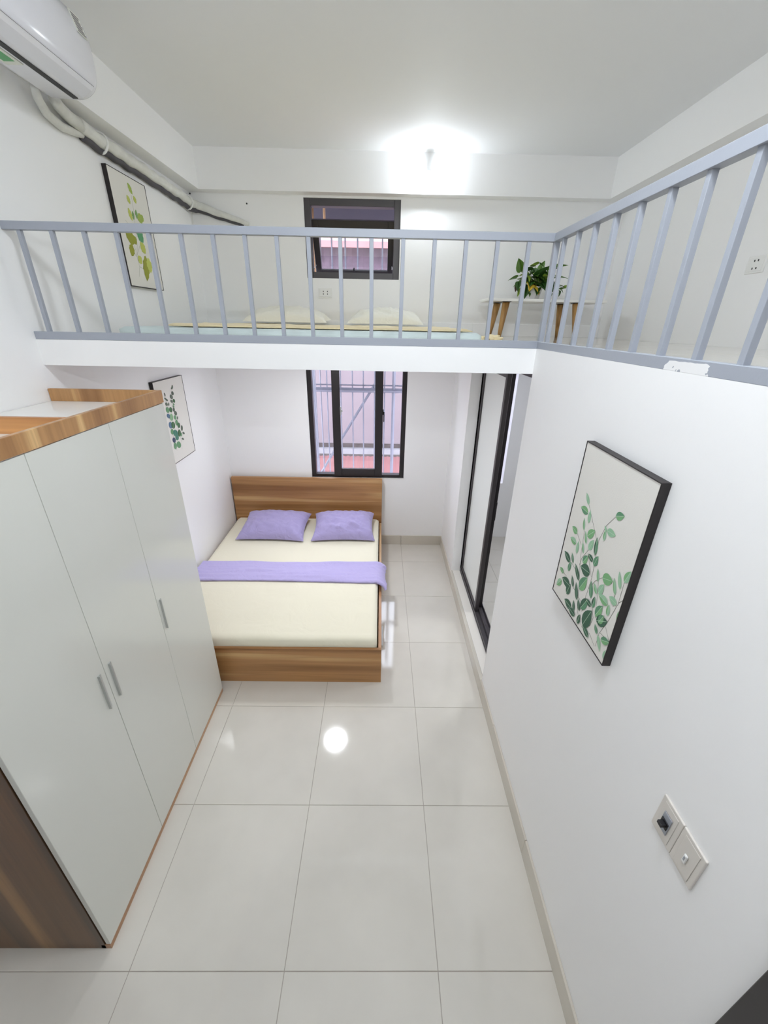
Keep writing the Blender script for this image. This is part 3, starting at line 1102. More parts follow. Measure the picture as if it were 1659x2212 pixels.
# (dx, dz, size, direction x, y, z, kind): placed after the photograph's leaves
spec = [(-0.135, 0.195, 0.085, -0.35, -0.3, 0.9, 'leaf'), (-0.165, 0.15, 0.06, -1, -0.1, -0.05, 'leaf'),
        (-0.03, 0.235, 0.07, -0.6, -0.4, 0.1, 'leafl'), (0.02, 0.235, 0.085, 0.3, -0.6, -0.2, 'leaf'),
        (0.00, 0.16, 0.095, 0.15, -0.7, 0.7, 'leafd'), (0.075, 0.20, 0.105, 0.7, -0.4, 0.45, 'leaf'),
        (-0.07, 0.20, 0.07, -0.5, -0.5, 0.3, 'leafd'), (-0.085, 0.17, 0.06, 0.2, -0.8, -0.4, 'leafl'),
        (0.05, 0.15, 0.075, 0.5, -0.7, 0.0, 'leafl'), (0.06, 0.17, 0.06, 0.9, -0.3, 0.2, 'leaf'),
        (-0.04, 0.13, 0.07, -0.3, -0.8, -0.2, 'leafd'), (0.03, 0.115, 0.09, 0.2, -0.9, -0.3, 'leafd'),
        (0.07, 0.105, 0.085, 0.6, -0.7, -0.3, 'leafd'), (0.00, 0.10, 0.08, 0.0, -0.9, -0.5, 'leafd'),
        (-0.055, 0.105, 0.07, -0.2, -0.9, -0.35, 'leafy'), (-0.03, 0.095, 0.055, 0.5, -0.8, -0.4, 'leafy'),
        (-0.07, 0.10, 0.085, -0.25, -0.6, -0.7, 'leafd'), (-0.045, 0.052, 0.06, 0.15, -0.6, -0.9, 'leaf'),
        (-0.145, 0.12, 0.055, -0.2, -0.4, -0.7, 'leafd'), (-0.15, 0.095, 0.035, -0.3, -0.2, -0.9, 'leafb'),
        (-0.13, 0.075, 0.045, 0.0, -0.2, -1, 'leafl'), (-0.095, 0.035, 0.03, 0, -0.4, -1, 'leafb'),
        (0.085, 0.085, 0.05, 0.3, -0.8, -0.5, 'leafy'), (0.135, 0.07, 0.04, 1, -0.2, 0.25, 'leafl'),
        (0.125, 0.06, 0.03, 0.4, -0.5, -0.6, 'leaf'), (0.125, 0.045, 0.05, 0.0, -0.3, -1, 'leafd'),
        (0.10, 0.13, 0.07, 0.8, -0.4, -0.3, 'leafd'), (0.09, 0.18, 0.06, 0.6, 0.3, 0.4, 'leaf'),
        (0.0, 0.20, 0.06, -0.1, 0.6, 0.6, 'leafd'), (-0.05, 0.15, 0.07, -0.6, 0.5, 0.2, 'leafd'),
        (0.03, 0.18, 0.07, 0.5, 0.6, 0.2, 'leafd'), (0.015, 0.055, 0.035, 0.1, -1, -0.3, 'leafy'),
        (-0.09, 0.13, 0.06, -0.8, 0.0, -0.2, 'leaf'), (-0.02, 0.165, 0.055, -0.2, -0.9, 0.1, 'leaf'),
        (0.215, 0.085, 0.05, 1, -0.2, 0.3, 'leafl'), (0.20, 0.075, 0.04, 0.2, -0.6, 0.3, 'leaf'), (0.205, 0.07, 0.035, 0.8, -0.4, -0.6, 'leafd'),
        (0.19, 0.065, 0.07, 0.1, -0.4, -1, 'leafd'), (0.16, 0.10, 0.06, 0.8, -0.5, 0.0, 'leaf'),
        (0.13, 0.15, 0.08, 0.8, -0.4, 0.2, 'leaf'), (0.11, 0.11, 0.08, 0.5, -0.7, -0.4, 'leafd'),
        (0.045, 0.225, 0.06, 0.2, 0.2, 0.7, 'leaf'), (-0.10, 0.215, 0.055, -0.2, 0.2, 0.5, 'leafd')]
for dx, dz, s, ax_, ay_, az_, k in spec:
    base = Vector((PX + dx * 0.28, PY + rnd.uniform(-0.02, 0.02), BZ + 0.082))
    depth = -0.055 + rnd.uniform(-0.02, 0.02) if ay_ < 0 else 0.04
    tip = Vector((PX + dx, PY + depth, BZ + dz))
    midp = (base + tip) / 2 + Vector((0, 0, 0.02 + max(0, 0.10 - dz) * 0.7))
    tube(stem_bm, [base, midp, tip], 0.0016, 5)
    add_leaf(tip, (ax_, ay_, az_), rnd.uniform(-0.5, 0.5), s * 1.28 if dz > 0.07 or az_ > -0.5 else min(s * 0.8, dz * 0.7), k)
for i in range(44):
    a = rnd.uniform(0, math.tau)
    rr = rnd.uniform(0.02, 0.085)
    tip = Vector((PX + math.cos(a) * rr, PY + math.sin(a) * rr * 0.7, BZ + rnd.uniform(0.095, 0.19)))
    base = Vector((PX + math.cos(a) * 0.03, PY + math.sin(a) * 0.03, BZ + 0.082))
    tube(stem_bm, [base, (base + tip) / 2 + Vector((0, 0, 0.02)), tip], 0.0015, 5)
    add_leaf(tip, (math.cos(a) + 0.2 * rnd.random(), math.sin(a) - 0.3, rnd.uniform(-0.5, 0.5)), rnd.uniform(-0.6, 0.6),
             rnd.uniform(0.06, 0.09), rnd.choice(['leaf', 'leafd', 'leafd', 'leaf', 'leafl']))
obj('stems', stem_bm, M['stem'], pl)

# ================================================================== PICTURES
ART_RIGHT = dict(leaves=[(1.211,1.764,1.243,1.795,0.45,0),(1.204,1.738,1.256,1.737,0.60,1),(1.187,1.709,1.194,1.753,0.50,0),
 (1.203,1.674,1.219,1.714,0.40,0),(1.238,1.644,1.281,1.649,0.75,1),(1.169,1.640,1.192,1.677,0.40,0),(1.175,1.667,1.138,1.706,0.75,1),
 (1.059,1.796,1.020,1.814,0.80,1),(1.081,1.733,1.098,1.746,0.50,0),(1.083,1.701,1.086,1.737,0.50,0),(1.080,1.738,1.033,1.744,0.60,0),
 (1.229,1.609,1.276,1.608,0.60,0),(1.213,1.577,1.217,1.625,0.45,0),(1.171,1.602,1.192,1.636,0.40,0),(1.148,1.631,1.132,1.676,0.60,0),
 (1.107,1.634,1.118,1.694,0.40,2),(1.237,1.527,1.293,1.541,0.55,3),(1.217,1.535,1.241,1.565,0.45,2),(1.238,1.491,1.231,1.531,0.60,2),
 (1.107,1.611,1.143,1.619,0.60,3),(1.098,1.601,1.086,1.643,0.65,2),(1.161,1.573,1.140,1.612,0.80,1),(1.106,1.566,1.168,1.555,0.90,3),
 (1.155,1.503,1.203,1.544,0.40,3),(1.263,1.465,1.298,1.467,0.60,1),(1.264,1.431,1.294,1.391,0.60,0),(1.202,1.449,1.265,1.443,0.75,3),
 (1.179,1.459,1.205,1.493,0.45,3),(1.212,1.409,1.198,1.459,0.80,3),(1.142,1.480,1.112,1.545,0.75,1),(1.139,1.435,1.169,1.489,0.40,3),
 (1.052,1.569,1.072,1.608,0.35,0),(1.037,1.596,0.986,1.618,0.90,1),(0.960,1.588,0.985,1.632,0.35,0),(0.947,1.617,0.972,1.663,0.35,0),
 (0.940,1.647,0.926,1.692,0.60,0),(1.066,1.497,1.086,1.551,0.45,2),(1.041,1.531,1.071,1.554,0.50,0),(1.034,1.540,1.020,1.583,0.65,0),
 (0.977,1.540,1.032,1.538,0.60,0),(0.941,1.569,0.982,1.567,0.80,0),(0.966,1.508,0.971,1.546,0.55,0),(1.156,1.386,1.214,1.383,0.75,3),
 (1.104,1.427,1.077,1.486,0.70,2),(1.051,1.476,1.089,1.477,0.60,3),(1.044,1.477,1.046,1.519,0.55,2),(1.138,1.387,1.156,1.422,0.50,3),
 (1.019,1.465,0.997,1.520,0.70,1),(0.918,1.525,0.924,1.559,0.35,1),(1.068,1.384,1.041,1.467,0.75,3),(1.100,1.366,1.095,1.407,0.70,3),
 (1.007,1.456,0.955,1.494,0.65,3),(0.985,1.420,1.008,1.442,0.70,2),(1.020,1.375,1.068,1.386,0.55,3),(0.979,1.422,0.948,1.383,0.40,0),
 (0.960,1.421,0.919,1.446,0.70,1),(0.925,1.378,0.922,1.414,0.55,0),(1.106,1.413,1.131,1.446,0.50,3),(1.124,1.378,1.176,1.377,0.70,3),
 (0.994,1.459,0.978,1.498,0.80,1)],stems=[[(1.211,1.764),(1.122,1.686)],[(1.057,1.796),(1.090,1.750),(1.108,1.689),(1.090,1.562),
 (1.095,1.475),(1.094,1.422)],[(1.199,1.675),(1.184,1.586),(1.151,1.493),(1.118,1.402),(1.070,1.375)],[(1.239,1.643),
 (1.198,1.622)],[(1.148,1.631),(1.174,1.583),(1.177,1.554)],[(1.035,1.599),(1.068,1.564),(1.091,1.517)],[(0.940,1.647),(0.937,1.573),
 (0.956,1.495),(0.978,1.428),(0.976,1.379)],[(1.052,1.569),(1.037,1.530),(1.025,1.478),(1.016,1.458)],[(1.048,1.477),(1.026,1.450),
 (1.031,1.413),(1.070,1.375)],[(0.975,1.435),(0.924,1.445)],[(0.958,1.472),(0.921,1.444)],[(1.024,1.391),(0.981,1.374)],[(0.919,1.598),
 (0.938,1.576)],[(0.962,1.586),(0.954,1.551)],[(1.229,1.530),(1.188,1.523)],[(1.179,1.459),(1.115,1.448)],[(1.265,1.465),
 (1.240,1.465)],[(1.146,1.617),(1.093,1.560)]])
ART_UPPER = dict(leaves=[(3.086,2.981,3.051,3.032,0.35,0),(3.037,2.923,3.015,2.964,0.45,1),(3.112,2.941,3.092,2.977,0.50,1),
 (3.022,2.835,3.001,2.898,0.35,1),(3.040,2.843,3.047,2.892,0.30,2),(3.082,2.856,3.089,2.907,0.35,2),(3.133,2.841,3.116,2.895,0.75,0),
 (3.164,2.860,3.131,2.887,0.60,0),(2.971,2.751,2.912,2.775,0.80,3),(2.952,2.699,2.972,2.783,0.60,3),(3.013,2.710,2.991,2.757,0.60,3),
 (2.929,2.639,2.960,2.707,0.45,3),(3.105,2.735,3.059,2.798,0.55,4),(3.063,2.766,3.043,2.802,0.50,4),(3.108,2.675,3.063,2.732,0.50,1),
 (3.036,2.611,3.003,2.650,0.60,1),(3.055,2.514,3.095,2.663,0.28,3),(3.124,2.567,3.124,2.655,0.45,1)],stems=[[(2.968,2.533),(2.997,2.591),
 (2.991,2.651),(3.020,2.709),(3.040,2.794),(3.063,2.895),(3.070,2.976)],[(2.997,2.591),(3.042,2.582)],[(2.991,2.651),
 (3.055,2.714)],[(2.988,2.644),(2.960,2.661)],[(2.988,2.678),(2.986,2.704)],[(2.943,2.825),(2.963,2.810)],[(3.164,2.789),(3.158,2.740)]])
ART_LOWER = dict(leaves=[(2.969,1.676,2.986,1.714,0.80,1),(3.015,1.670,3.030,1.706,0.73,0),(2.967,1.637,2.980,1.667,1.01,3),
 (3.001,1.611,3.022,1.660,0.59,2),(2.965,1.563,2.984,1.608,0.69,3),(3.002,1.553,3.023,1.600,0.72,0),(2.971,1.516,2.988,1.555,0.67,1),
 (3.014,1.490,3.034,1.537,0.91,5),(3.024,1.458,3.044,1.505,0.69,5),(2.974,1.453,2.990,1.489,0.80,4),(2.972,1.403,2.992,1.450,0.57,1),
 (3.028,1.397,3.048,1.444,0.86,1),(3.061,1.666,3.073,1.696,0.62,6),(3.077,1.636,3.090,1.666,0.80,6),(3.057,1.608,3.070,1.638,0.80,1),
 (3.061,1.563,3.079,1.603,0.60,1),(3.087,1.539,3.103,1.576,0.73,0),(3.071,1.474,3.093,1.525,0.53,0),(3.125,1.506,3.142,1.547,0.47,6),
 (3.142,1.475,3.150,1.492,1.28,6),(3.114,1.438,3.120,1.452,1.60,6),(3.101,1.468,3.113,1.495,0.50,1),(3.105,1.825,3.116,1.851,0.50,6),
 (3.093,1.823,3.098,1.836,0.80,6),(3.090,1.782,3.101,1.808,0.80,6),(3.061,1.759,3.074,1.788,0.89,6),(3.053,1.733,3.062,1.752,1.07,6),
 (3.089,1.727,3.100,1.753,0.80,0),(2.975,1.804,2.980,1.816,0.60,6),(2.979,1.790,2.987,1.808,0.40,6),(2.976,1.767,2.982,1.779,1.60,6),
 (2.990,1.757,2.996,1.770,1.40,6),(2.973,1.725,2.982,1.747,0.91,6),(3.003,1.719,3.013,1.742,0.46,6),(3.077,1.711,3.083,1.724,1.20,1),
 (3.093,1.600,3.103,1.624,0.46,6),(3.068,1.697,3.074,1.710,1.20,1)],stems=[[(3.110,1.838),(3.074,1.754),(3.074,1.683),(3.067,1.595),
 (3.085,1.525),(3.088,1.437),(3.073,1.372)],[(2.977,1.810),(2.983,1.749),(2.990,1.682),(2.976,1.580),(2.982,1.488),
 (2.993,1.388)],[(3.134,1.524),(3.108,1.463)]])


def art_material(cols):
    ms = []
    for i, c in enumerate(cols):
        ms.append(mat('leaf print %d' % i, srgb(*c), 0.7))
    return ms


PAL_GREEN = art_material([(150, 192, 158), (120, 172, 120), (92, 142, 108), (58, 96, 74), (112, 112, 100), (190, 214, 190)])
PAL_LIME = art_material([(158, 178, 84), (186, 194, 96), (124, 160, 100), (148, 152, 52), (92, 158, 112), (120, 126, 100), (200, 206, 130)])
PAL_EUC = art_material([(66, 104, 70), (104, 150, 110), (140, 180, 140), (84, 112, 142), (60, 72, 104), (70, 128, 112), (88, 98, 88), (120, 120, 104), (170, 196, 170)])


def print_mesh(art, xp, sgn, stem_i, vein_i, lim, styl='leaf', stem_w=0.0016):
    """Flat printed artwork as thin polygons on the canvas plane x = xp; sgn points to the viewer."""
    bm = new()
    e = 0.0004
    Y0_, Y1_, Z0_, Z1_ = lim

    def cl(y, z):
        return min(max(y, Y0_), Y1_), min(max(z, Z0_), Z1_)

    def quad(a, b, w, mi, off):
        a, b = cl(*a), cl(*b)
        dy, dz = b[0] - a[0], b[1] - a[1]
        if abs(dy) + abs(dz) < 0.002:
            return
        l = math.hypot(dy, dz) or 1
        py, pz = -dz / l * w, dy / l * w
        f = bm.faces.new([bm.verts.new((xp + sgn * off, a[0] + py, a[1] + pz)), bm.verts.new((xp + sgn * off, a[0] - py, a[1] - pz)),
                          bm.verts.new((xp + sgn * off, b[0] - py, b[1] - pz)), bm.verts.new((xp + sgn * off, b[0] + py, b[1] + pz))])
        f.material_index = mi
    for st in art['stems']:
        for a, b in zip(st[:-1], st[1:]):
            quad(a, b, stem_w / 2, stem_i, e)
    for n, (ay, az, by, bz, w, c) in enumerate(art['leaves']):
        off = e * 2 + n * 0.00002
        d = Vector((by - ay, bz - az))
        l = d.length
        w = w * 1.7 if styl == 'lobed' else w * 1.45 if styl == 'oval' else ((w if w < 0.7 else w * 0.85) * (0.88 if styl == 'leaf' else 1))
        if l < 1e-5:
            continue
        d /= l
        pr = Vector((-d.y, d.x))
        if styl == 'oval':
            prof = [(0.04, .22), (0.15, .40), (0.32, .50), (0.5, .53), (0.68, .50), (0.85, .38), (0.96, .2)]
        elif styl == 'lobed':
            prof = [(0.06, .10), (0.2, .34), (0.34, .38), (0.42, .52), (0.58, .44), (0.7, .46), (0.84, .24), (0.93, .2)]
        else:
            prof = [(0.05, .16), (0.15, .36), (0.3, .48), (0.45, .5), (0.6, .45), (0.75, .33), (0.9, .14)]
        A = Vector((ay, az))
        for s in (1, -1):
            pts = [A] + [A + d * l * t + pr * s * w * l * h for t, h in prof] + [A + d * l]
            vs = [bm.verts.new((xp + sgn * off,) + cl(p.x, p.y)) for p in pts]
            f = bm.faces.new(vs)
            f.material_index = c if s > 0 else (c if c in (4, 5) else min(c + (1 if n % 2 else 0), 3) if styl == 'leaf' else c)
        if styl != 'lobed' and w * l > 0.012:
            quad((ay, az), tuple(A + d * l * 0.92), 0.0007, vein_i, off + e)
    return bm


def picture(y0, y1, z0, z1, xw, sgn, art, pal, stem_i, vein_i, styl, label, group):
    """Canvas in a box frame on the wall plane xw, sgn = direction into the room."""
    dpt = 0.026
    p = thing('framed_picture', (xw, (y0 + y1) / 2, z0), label, 'picture', group)
    bm = new()
    fw = 0.0035
    a, b = sorted((xw, xw + sgn * dpt))
    for q in ((y0, y0 + fw, z0, z1), (y1 - fw, y1, z0, z1), (y0 + fw, y1 - fw, z0, z0 + fw), (y0 + fw, y1 - fw, z1 - fw, z1)):
        xbox(bm, a, b, q[0], q[1], q[2], q[3], 0.0008, 1)
    obj('frame', bm, M['picframe'], p)
    a, b = sorted((xw, xw + sgn * (dpt - 0.002)))
    boxobj('canvas', a, b, y0 + fw, y1 - fw, z0 + fw, z1 - fw, M['canvas'], p)
    o = obj('leaf_print', print_mesh(art, xw + sgn * (dpt - 0.002), sgn, stem_i, vein_i, (y0 + fw, y1 - fw, z0 + fw, z1 - fw), styl), pal, p)
    return p


G3 = 'framed leaf pictures on the walls'
picture(0.919, 1.316, 1.353, 1.952, XR, -1, ART_RIGHT, PAL_GREEN, 4, 5, 'leaf',
        'black-framed picture of pale and dark green leafy stems on the right wall', G3)
picture(2.853, 3.262, 2.474, 3.068, XL, 1, ART_UPPER, PAL_LIME, 5, 6, 'lobed',
        'black-framed picture of a lime green vine on the wall above the loft', G3)
picture(2.846, 3.290, 1.300, 1.903, XL, 1, ART_LOWER, PAL_EUC, 7, 8, 'oval',
        'black-framed picture of blue-green round leaves on the wall beside the wardrobe', G3)

# ================================================================== AIR CONDITIONER AND PIPES
AX, AY0, AY1 = -1.452, 1.56, 2.375
ac = thing('air_conditioner', (AX, 2.0, 3.157), 'white wall air conditioner hung high on the left ceiling beam', 'air conditioner')


def shell(name, prof, y0, y1, parent, samples=5):
    """Extrusion of a smoothed profile with crisp ends."""
    P = [Vector(p) for p in prof]
    out = []
    for i in range(len(P) - 1):
        p0, p1, p2, p3 = P[max(i - 1, 0)], P[i], P[i + 1], P[min(i + 2, len(P) - 1)]
        for k in range(samples):
            t = k / samples
            out.append(0.5 * ((2 * p1) + (p2 - p0) * t + (2 * p0 - 5 * p1 + 4 * p2 - p3) * t * t + (3 * p1 - p0 - 3 * p2 + p3) * t ** 3))
    out.append(P[-1])
    bm = new()
    c = sum(out, Vector((0, 0))) / len(out)
    rings = []
    for y, k in ((y0, 0.97), (y0 + 0.006, 1.0), (y1 - 0.010, 1.0), (y1 - 0.003, 0.985), (y1, 0.95)):
        rings.append([bm.verts.new((AX + (p.x - AX) * k, y, c.y + (p.y - c.y) * k)) for p in out])
    n = len(out)
    for r0, r1 in zip(rings[:-1], rings[1:]):
        for i in range(n):
            bm.faces.new([r0[i], r0[(i + 1) % n], r1[(i + 1) % n], r1[i]])
    bm.faces.new(rings[0])
    bm.faces.new(rings[-1][::-1])
    o = obj(name, bm, M['acwhite'], parent, True)
    me = o.data
    for e in me.edges:
        a_, b_ = me.vertices[e.vertices[0]].co, me.vertices[e.vertices[1]].co
        if abs(a_.y - b_.y) > 1e-4 and (abs(a_.x + b_.x) < 1e-4):
            e.use_edge_sharp = True
    return o


prof = [(AX, 3.158), (-1.350, 3.152), (-1.300, 3.156), (-1.262, 3.176), (-1.240, 3.21), (-1.234, 3.27), (-1.239, 3.34), (-1.262, 3.40),
        (-1.31, 3.43), (AX, 3.44)]
shell('body', prof, AY0, AY1, ac)
boxobj('panel_seam', -1.2535, -1.2445, AY0 + 0.01, AY1 - 0.03, 3.187, 3.1915, M['seam'], ac)
bm = new()      # louvre flap
prism(bm, [(-1.322, 3.1495), (-1.300, 3.151), (-1.258, 3.173), (-1.243, 3.19), (-1.250, 3.194), (-1.30, 3.165), (-1.322, 3.156)], AY0 + 0.04, AY1 - 0.03, 'y')
obj('louvre', bm, M['acwhite'], ac)
boxobj('air_slot', -1.344, -1.322, AY0 + 0.05, AY1 - 0.032, 3.1462, 3.154, M['dark'], ac)
lb = boxobj('energy_label', -1.425, -1.362, 1.84, 2.10, 3.1492, 3.1535, M['label_white'], ac)
boxobj('green_field', -1.415, -1.375, 1.90, 2.075, 3.1485, 3.1492, M['label_green'], lb)
A0, A1 = Vector((-1.2325, 3.332)), Vector((-1.2535, 3.398))
bm = new()
prism(bm, [tuple(A0), tuple(A1), (A1.x - 0.004, A1.y), (A0.x - 0.004, A0.y)], 2.292, 2.352, 'y')
lb2 = obj('rating_label', bm, M['label_white'], ac)
bm = new()
for k in range(7):
    p, q = A0.lerp(A1, 0.06 + k * 0.13), A0.lerp(A1, 0.06 + k * 0.13 + 0.08)
    e_ = 0.0006
    prism(bm, [(p.x + e_, p.y), (q.x + e_, q.y), (q.x - e_, q.y), (p.x - e_, p.y)], 2.297, 2.347 - 0.004 * (k % 3), 'y')
obj('label_lines', bm, M['label_grey'], lb2)

pp = thing('pipe_bundle', (XL, 3.2, 3.1), 'white wrapped air conditioner pipes with dark insulation along the wall corner', 'pipe')
wob = lambda t: 0.002 * math.sin(t * 23) + 0.0015 * math.sin(t * 51 + 1)
# wrapped pipe
pts = [(-1.535, 2.66, 3.172), (-1.535, 2.78, 3.160), (-1.533, 2.9, 3.158), (-1.533, 3.2, 3.155), (-1.533, 3.5, 3.149), (-1.533, 3.8, 3.142),
       (-1.532, 3.93, 3.136), (-1.515, 3.995, 3.128), (-1.46, 4.018, 3.118), (-1.35, 4.02, 3.084), (-1.22, 4.024, 3.045), (-1.105, 4.03, 3.014)]
fine = []
for a, b in zip(pts[:-1], pts[1:]):
    n = max(2, int((Vector(b) - Vector(a)).length / 0.02))
    for i in range(n):
        p = Vector(a).lerp(Vector(b), i / n)
        p.z += wob(p.y + p.x)
        fine.append(p)
fine.append(Vector(pts[-1]))
bm = new()
rad = [0.030 + 0.002 * math.sin(i * 0.9) for i in range(len(fine))]
for i in range(len(fine)):
    if fine[i].x > -1.45:
        rad[i] = 0.028 - 0.012 * (fine[i].x + 1.45) / 0.33
tube(bm, fine, rad, 12)
obj('wrapped_pipe', bm, M['wrap'], pp, True)
low = [Vector((p.x - (0.014 if p.y < 3.97 else 0), p.y + (0.012 if p.y >= 3.97 else 0), p.z - r_ * 1.2)) for p, r_ in zip(fine, rad)]
bm = new()
tube(bm, low[2:-2], [0.018 if p.x < -1.5 else 0.013 for p in low[2:-2]], 10)
obj('insulated_pipe', bm, M['foam'], pp, True)
bm = new()
tube(bm, [(-1.47, 2.30, 3.17), (-1.505, 2.36, 3.150), (-1.535, 2.44, 3.128), (-1.545, 2.54, 3.118), (-1.547, 2.63, 3.128), (-1.545, 2.70, 3.136)], [0.016, 0.018, 0.019, 0.019, 0.017, 0.012], 12)
obj('drain_hose', bm, M['wrap'], pp, True)
bm = new()
tube(bm, [(-1.48, 2.43, 3.18), (-1.51, 2.50, 3.178), (-1.53, 2.60, 3.172), (-1.535, 2.70, 3.168)], [0.022, 0.025, 0.027, 0.029], 12)
obj('wrapped_elbow', bm, M['wrap'], pp, True)
for yy, zz in ((2.845, 3.152), (3.925, 3.128)):
    bm = new()
    ring = [(-1.540 + 0.040 * math.cos(t), yy + 0.006 * math.sin(t * 2), zz + 0.046 * math.sin(t)) for t in [k * math.tau / 20 for k in range(21)]]
    tube(bm, ring, 0.006, 6)
    obj('tie', bm, M['tie'], pp, True)

# ================================================================== SOCKETS AND SWITCHES
def plate(name, centre, w, h, axis, sgn, holes, label, cat='socket', group=None, pm='plastic'):
    """White wall plate. axis: wall normal. holes: list of (du, dv) dark pin holes."""
    cx, cy, cz = centre
    t = thing(name, centre, label, cat, group)

    def B(u0, u1, v0, v1, d0, d1, m_, nm, par=t, bev=0.001):
        if axis == 'y':
            a, b = sorted((cy + sgn * d0, cy + sgn * d1))
            return boxobj(nm, cx + u0, cx + u1, a, b, cz + v0, cz + v1, m_, par, bev)
        a, b = sorted((cx + sgn * d0, cx + sgn * d1))
        return boxobj(nm, a, b, cy + u0, cy + u1, cz + v0, cz + v1, m_, par, bev)
    B(-w / 2, w / 2, -h / 2, h / 2, 0, 0.006, M[pm], 'plate', bev=0.002)
    ins = B(-w / 2 + 0.012, w / 2 - 0.012, -h / 2 + 0.009, h / 2 - 0.009, 0.006, 0.0075, M[pm], 'insert')
    for du, dv in holes:
        B(du - 0.0035, du + 0.0035, dv - 0.0045, dv + 0.0045, 0.0085, 0.0088, M['dark'], 'pin_hole', ins, 0)
    return t, B


plate('wall_socket', (-0.497, YF, 2.527), 0.118, 0.076, 'y', -1, [(-0.018, 0.010), (-0.018, -0.010), (0.018, 0.010), (0.018, -0.010)],
      'white double socket on the far wall, under the small window', 'socket', 'wall sockets')
plate('wall_socket', (XU, 2.49, 2.612), 0.118, 0.082, 'x', -1, [(-0.012, 0.018), (0.012, 0.018), (-0.012, -0.018), (0.012, -0.018)],
      'white double socket on the right wall behind the railing', 'socket', 'wall sockets')
t, B = plate('circuit_switch', (XR, 0.566, 1.205), 0.070, 0.115, 'x', -1, [], 'ivory wall plate with a grey and black breaker switch', 'switch', None, 'switchplate')
ins = B(-0.013, 0.013, -0.028, 0.028, 0.0085, 0.0105, M['switch_grey'], 'breaker', t, 0.0005)
B(-0.011, 0.011, -0.012, 0.010, 0.0105, 0.013, M['dark'], 'breaker_face', ins, 0.0005)
B(-0.008, 0.006, -0.004, 0.006, 0.013, 0.026, M['dark'], 'toggle', ins, 0.001)
t, B = plate('light_switch', (XR, 0.495, 1.205), 0.070, 0.115, 'x', -1, [], 'plain ivory light switch plate beside the breaker switch', 'switch', None, 'switchplate')
rk = B(-0.005, 0.005, -0.016, 0.012, 0.0075, 0.012, M['plastic'], 'rocker', t, 0.003)
B(-0.002, 0.002, -0.006, 0.006, 0.012, 0.0125, M['switch_grey'], 'indicator', rk, 0)

# drill holes / nails on the far wall
for (x, y, z) in ((-1.11, YF - 0.002, 3.155), (-1.555, YF - 0.012, 3.210)):
    bm = new()
    bmesh.ops.create_icosphere(bm, subdivisions=2, radius=0.006)
    bmesh.ops.translate(bm, verts=bm.verts, vec=(x, y, z))
    tag(obj('nail', bm, M['dark'], None, origin=(x, y, z)),
        'tiny dark nail in the far wall near the pipe end' if x > -1.5 else 'tiny dark nail in the corner under the ceiling beam', 'nail')

# ================================================================== OUTSIDE
cage = thing('window_cage', (-0.2, 4.6, 0.4), 'painted steel burglar cage standing out from the lower window', 'window grille')
CY = 4.62


def bar(p, q, w, nm='bar'):
    """Square bar from p to q."""
    p, q = Vector(p), Vector(q)
    bm = new()
    tube(bm, [p, q], w * 0.7071, 4)
    return obj(nm, bm, M['grey_steel'], cage)


for k, x in enumerate([-0.66, -0.59, -0.44, -0.31, -0.19, -0.065, 0.045]):
    bar((x, CY, 0.30), (x, CY, 2.40), 0.010)
bar((0.145, CY, 0.30), (0.145, CY, 2.40), 0.026, 'post')
bar((-0.82, CY, 1.618), (0.40, CY, 1.618), 0.036, 'cross_rail')
bar((-0.82, CY, 1.672), (0.40, CY, 1.672), 0.010, 'cross_rail')
bar((-0.82, CY, 0.60), (0.40, CY, 0.60), 0.012, 'cross_rail')
bar((-0.44, CY + 0.02, 1.07), (0.01, CY + 0.02, 1.80), 0.020, 'brace')
bar((-0.82, CY + 0.02, 0.45), (-0.44, CY + 0.02, 1.07), 0.020, 'brace')
for y in (4.36, 4.42, 4.48, 4.55):
    bar((-0.705, y, 0.30), (-0.705, y, 2.40), 0.007)
bar((-0.82, 4.22, 0.62), (-0.82, CY, 0.62), 0.010, 'cross_rail')
bar((-0.82, 4.22, 1.50), (-0.82, CY, 1.50), 0.010, 'cross_rail')
for x in (-0.80, 0.38):
    for zz in (0.62, 1.62):
        bar((x, YF + 0.161, zz), (x, CY, zz), 0.014, 'strut')
cage2 = thing('window_cage', (-0.25, 4.6, 2.6), 'thin steel bars outside the small upper window', 'window grille')
for x in (-0.60, -0.49, -0.36, -0.24, -0.12, 0.0, 0.10):
    bm = new(); tube(bm, [(x, CY, 2.5), (x, CY, 3.08)], 0.008, 4)
    obj('bar', bm, M['grey_steel'], cage2)
for zz in (2.5, 3.08):
    bm = new(); tube(bm, [(-0.75, CY, zz), (0.25, CY, zz)], 0.010, 4)
    obj('cross_rail', bm, M['grey_steel'], cage2)

for x in (-0.73, 0.23):
    for zz in (2.5, 3.08):
        bm = new(); tube(bm, [(x, YF + 0.161, zz), (x, CY, zz)], 0.010, 4)
        obj('strut', bm, M['grey_steel'], cage2)

nb = thing('neighbour_building', (0, 7.2, -1), 'pinkish plastered building across the gap with a red sheet roof', 'building')
boxobj('wall', -8, 8, 9.67, 10.0, -0.38, 2.91, M['plaster'], nb)
boxobj('brick_course', -8, 8, 9.62, 9.9, -0.47, -0.38, M['brick'], nb)
boxobj('ledge', -8, 8, 9.50, 9.9, -0.60, -0.47, M['concrete'], nb)
boxobj('brick_base', -8, 8, 9.58, 9.9, -0.95, -0.60, M['brick'], nb)


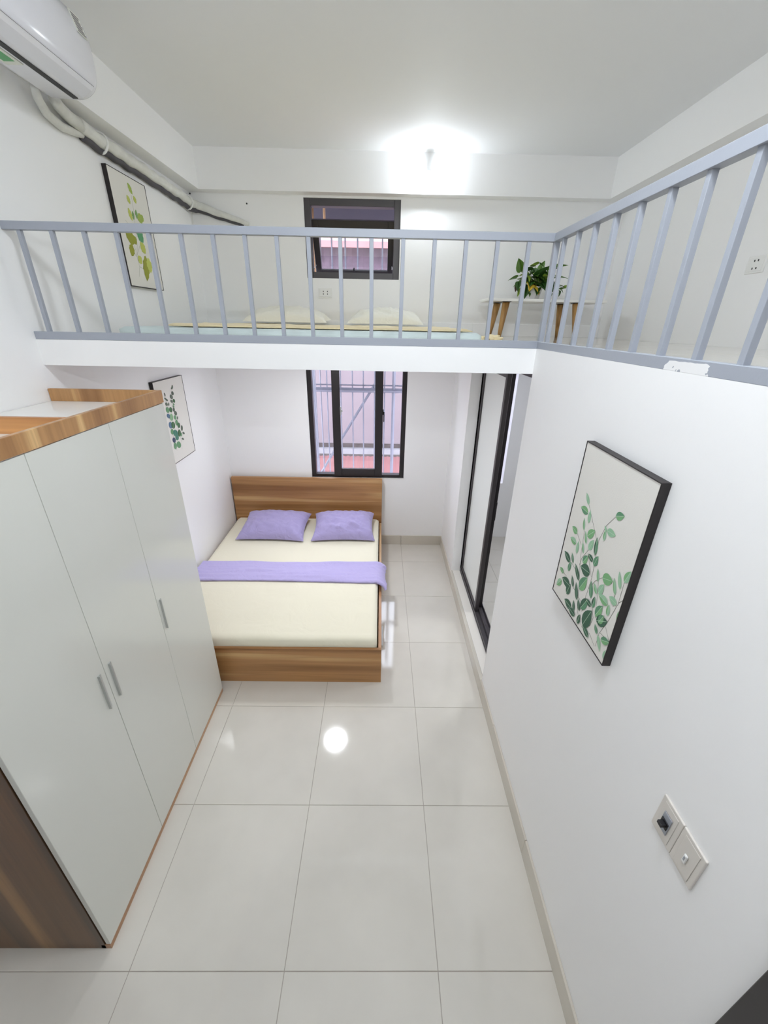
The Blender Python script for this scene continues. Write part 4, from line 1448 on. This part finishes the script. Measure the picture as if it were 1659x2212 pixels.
def corrugated(x0, x1, p0, p1, pitch, amp, flat=False):
    """Sheet whose ribs run from p0 to p1 (y,z pairs)."""
    bm = new()
    n = int((x1 - x0) / pitch * 4)
    A, Bv = [], []
    d = Vector((0, p1[0] - p0[0], p1[1] - p0[1])).normalized()
    nrm = Vector((0, -d.z, d.y))
    for i in range(n + 1):
        x = x0 + (x1 - x0) * i / n
        k = (0, 1, 1, 0)[i % 4] if flat else 0.5 + 0.5 * math.sin(i * math.pi / 2)
        o_ = nrm * amp * k
        A.append(bm.verts.new((x, p0[0] + o_.y, p0[1] + o_.z)))
        Bv.append(bm.verts.new((x, p1[0] + o_.y, p1[1] + o_.z)))
    for i in range(n):
        bm.faces.new([A[i], A[i + 1], Bv[i + 1], Bv[i]])
    return bm


rw = obj('sheet_cladding', corrugated(-8, 8, (9.0, 2.84), (9.0, 3.605), 0.21, 0.027), M['corr_purple'], nb)
ru = obj('upper_roof', corrugated(-8, 8, (8.66, 3.605), (11.3, 4.60), 0.14, 0.016), M['corr_red'], nb)
boxobj('roof_edge', -8, 8, 8.62, 8.67, 3.52, 3.62, M['corr_red'], nb)
boxobj('floor_band', -8, 8, 8.97, 9.8, 2.70, 2.84, M['plaster'], nb)
lr = obj('lower_roof', corrugated(-8, 8, (4.9, -1.42), (9.50, -0.66), 0.12, 0.02), M['corr_red'], None)
md = lr.modifiers.new('thickness', 'SOLIDIFY'); md.thickness = 0.004
tag(lr, 'low red corrugated sheet roof seen through the lower window', 'roof')
bm = new()
xbox(bm, -3, 3, 4.22, 5.0, 3.60, 3.63)
xbox(bm, -3, 3, 5.0, 5.02, 3.19, 3.63)
ev = obj('eave', bm, M['eave'], None)
tag(ev, 'grey eave sheet above the small upper window outside', 'awning')
for k, x in enumerate((-0.70, -0.585)):
    bm = new(); tube(bm, [(x, 4.9, 2.45 if k == 0 else 3.12), (x, 4.9, 3.5985)], 0.012, 8)
    o = obj('tan_pole', bm, M['pole'], None, True, origin=(x, 4.9, 3.6))
    tag(o, ('leftmost' if k == 0 else 'right-hand') + ' tan pole outside the small upper window', 'pole', 'tan poles outside')
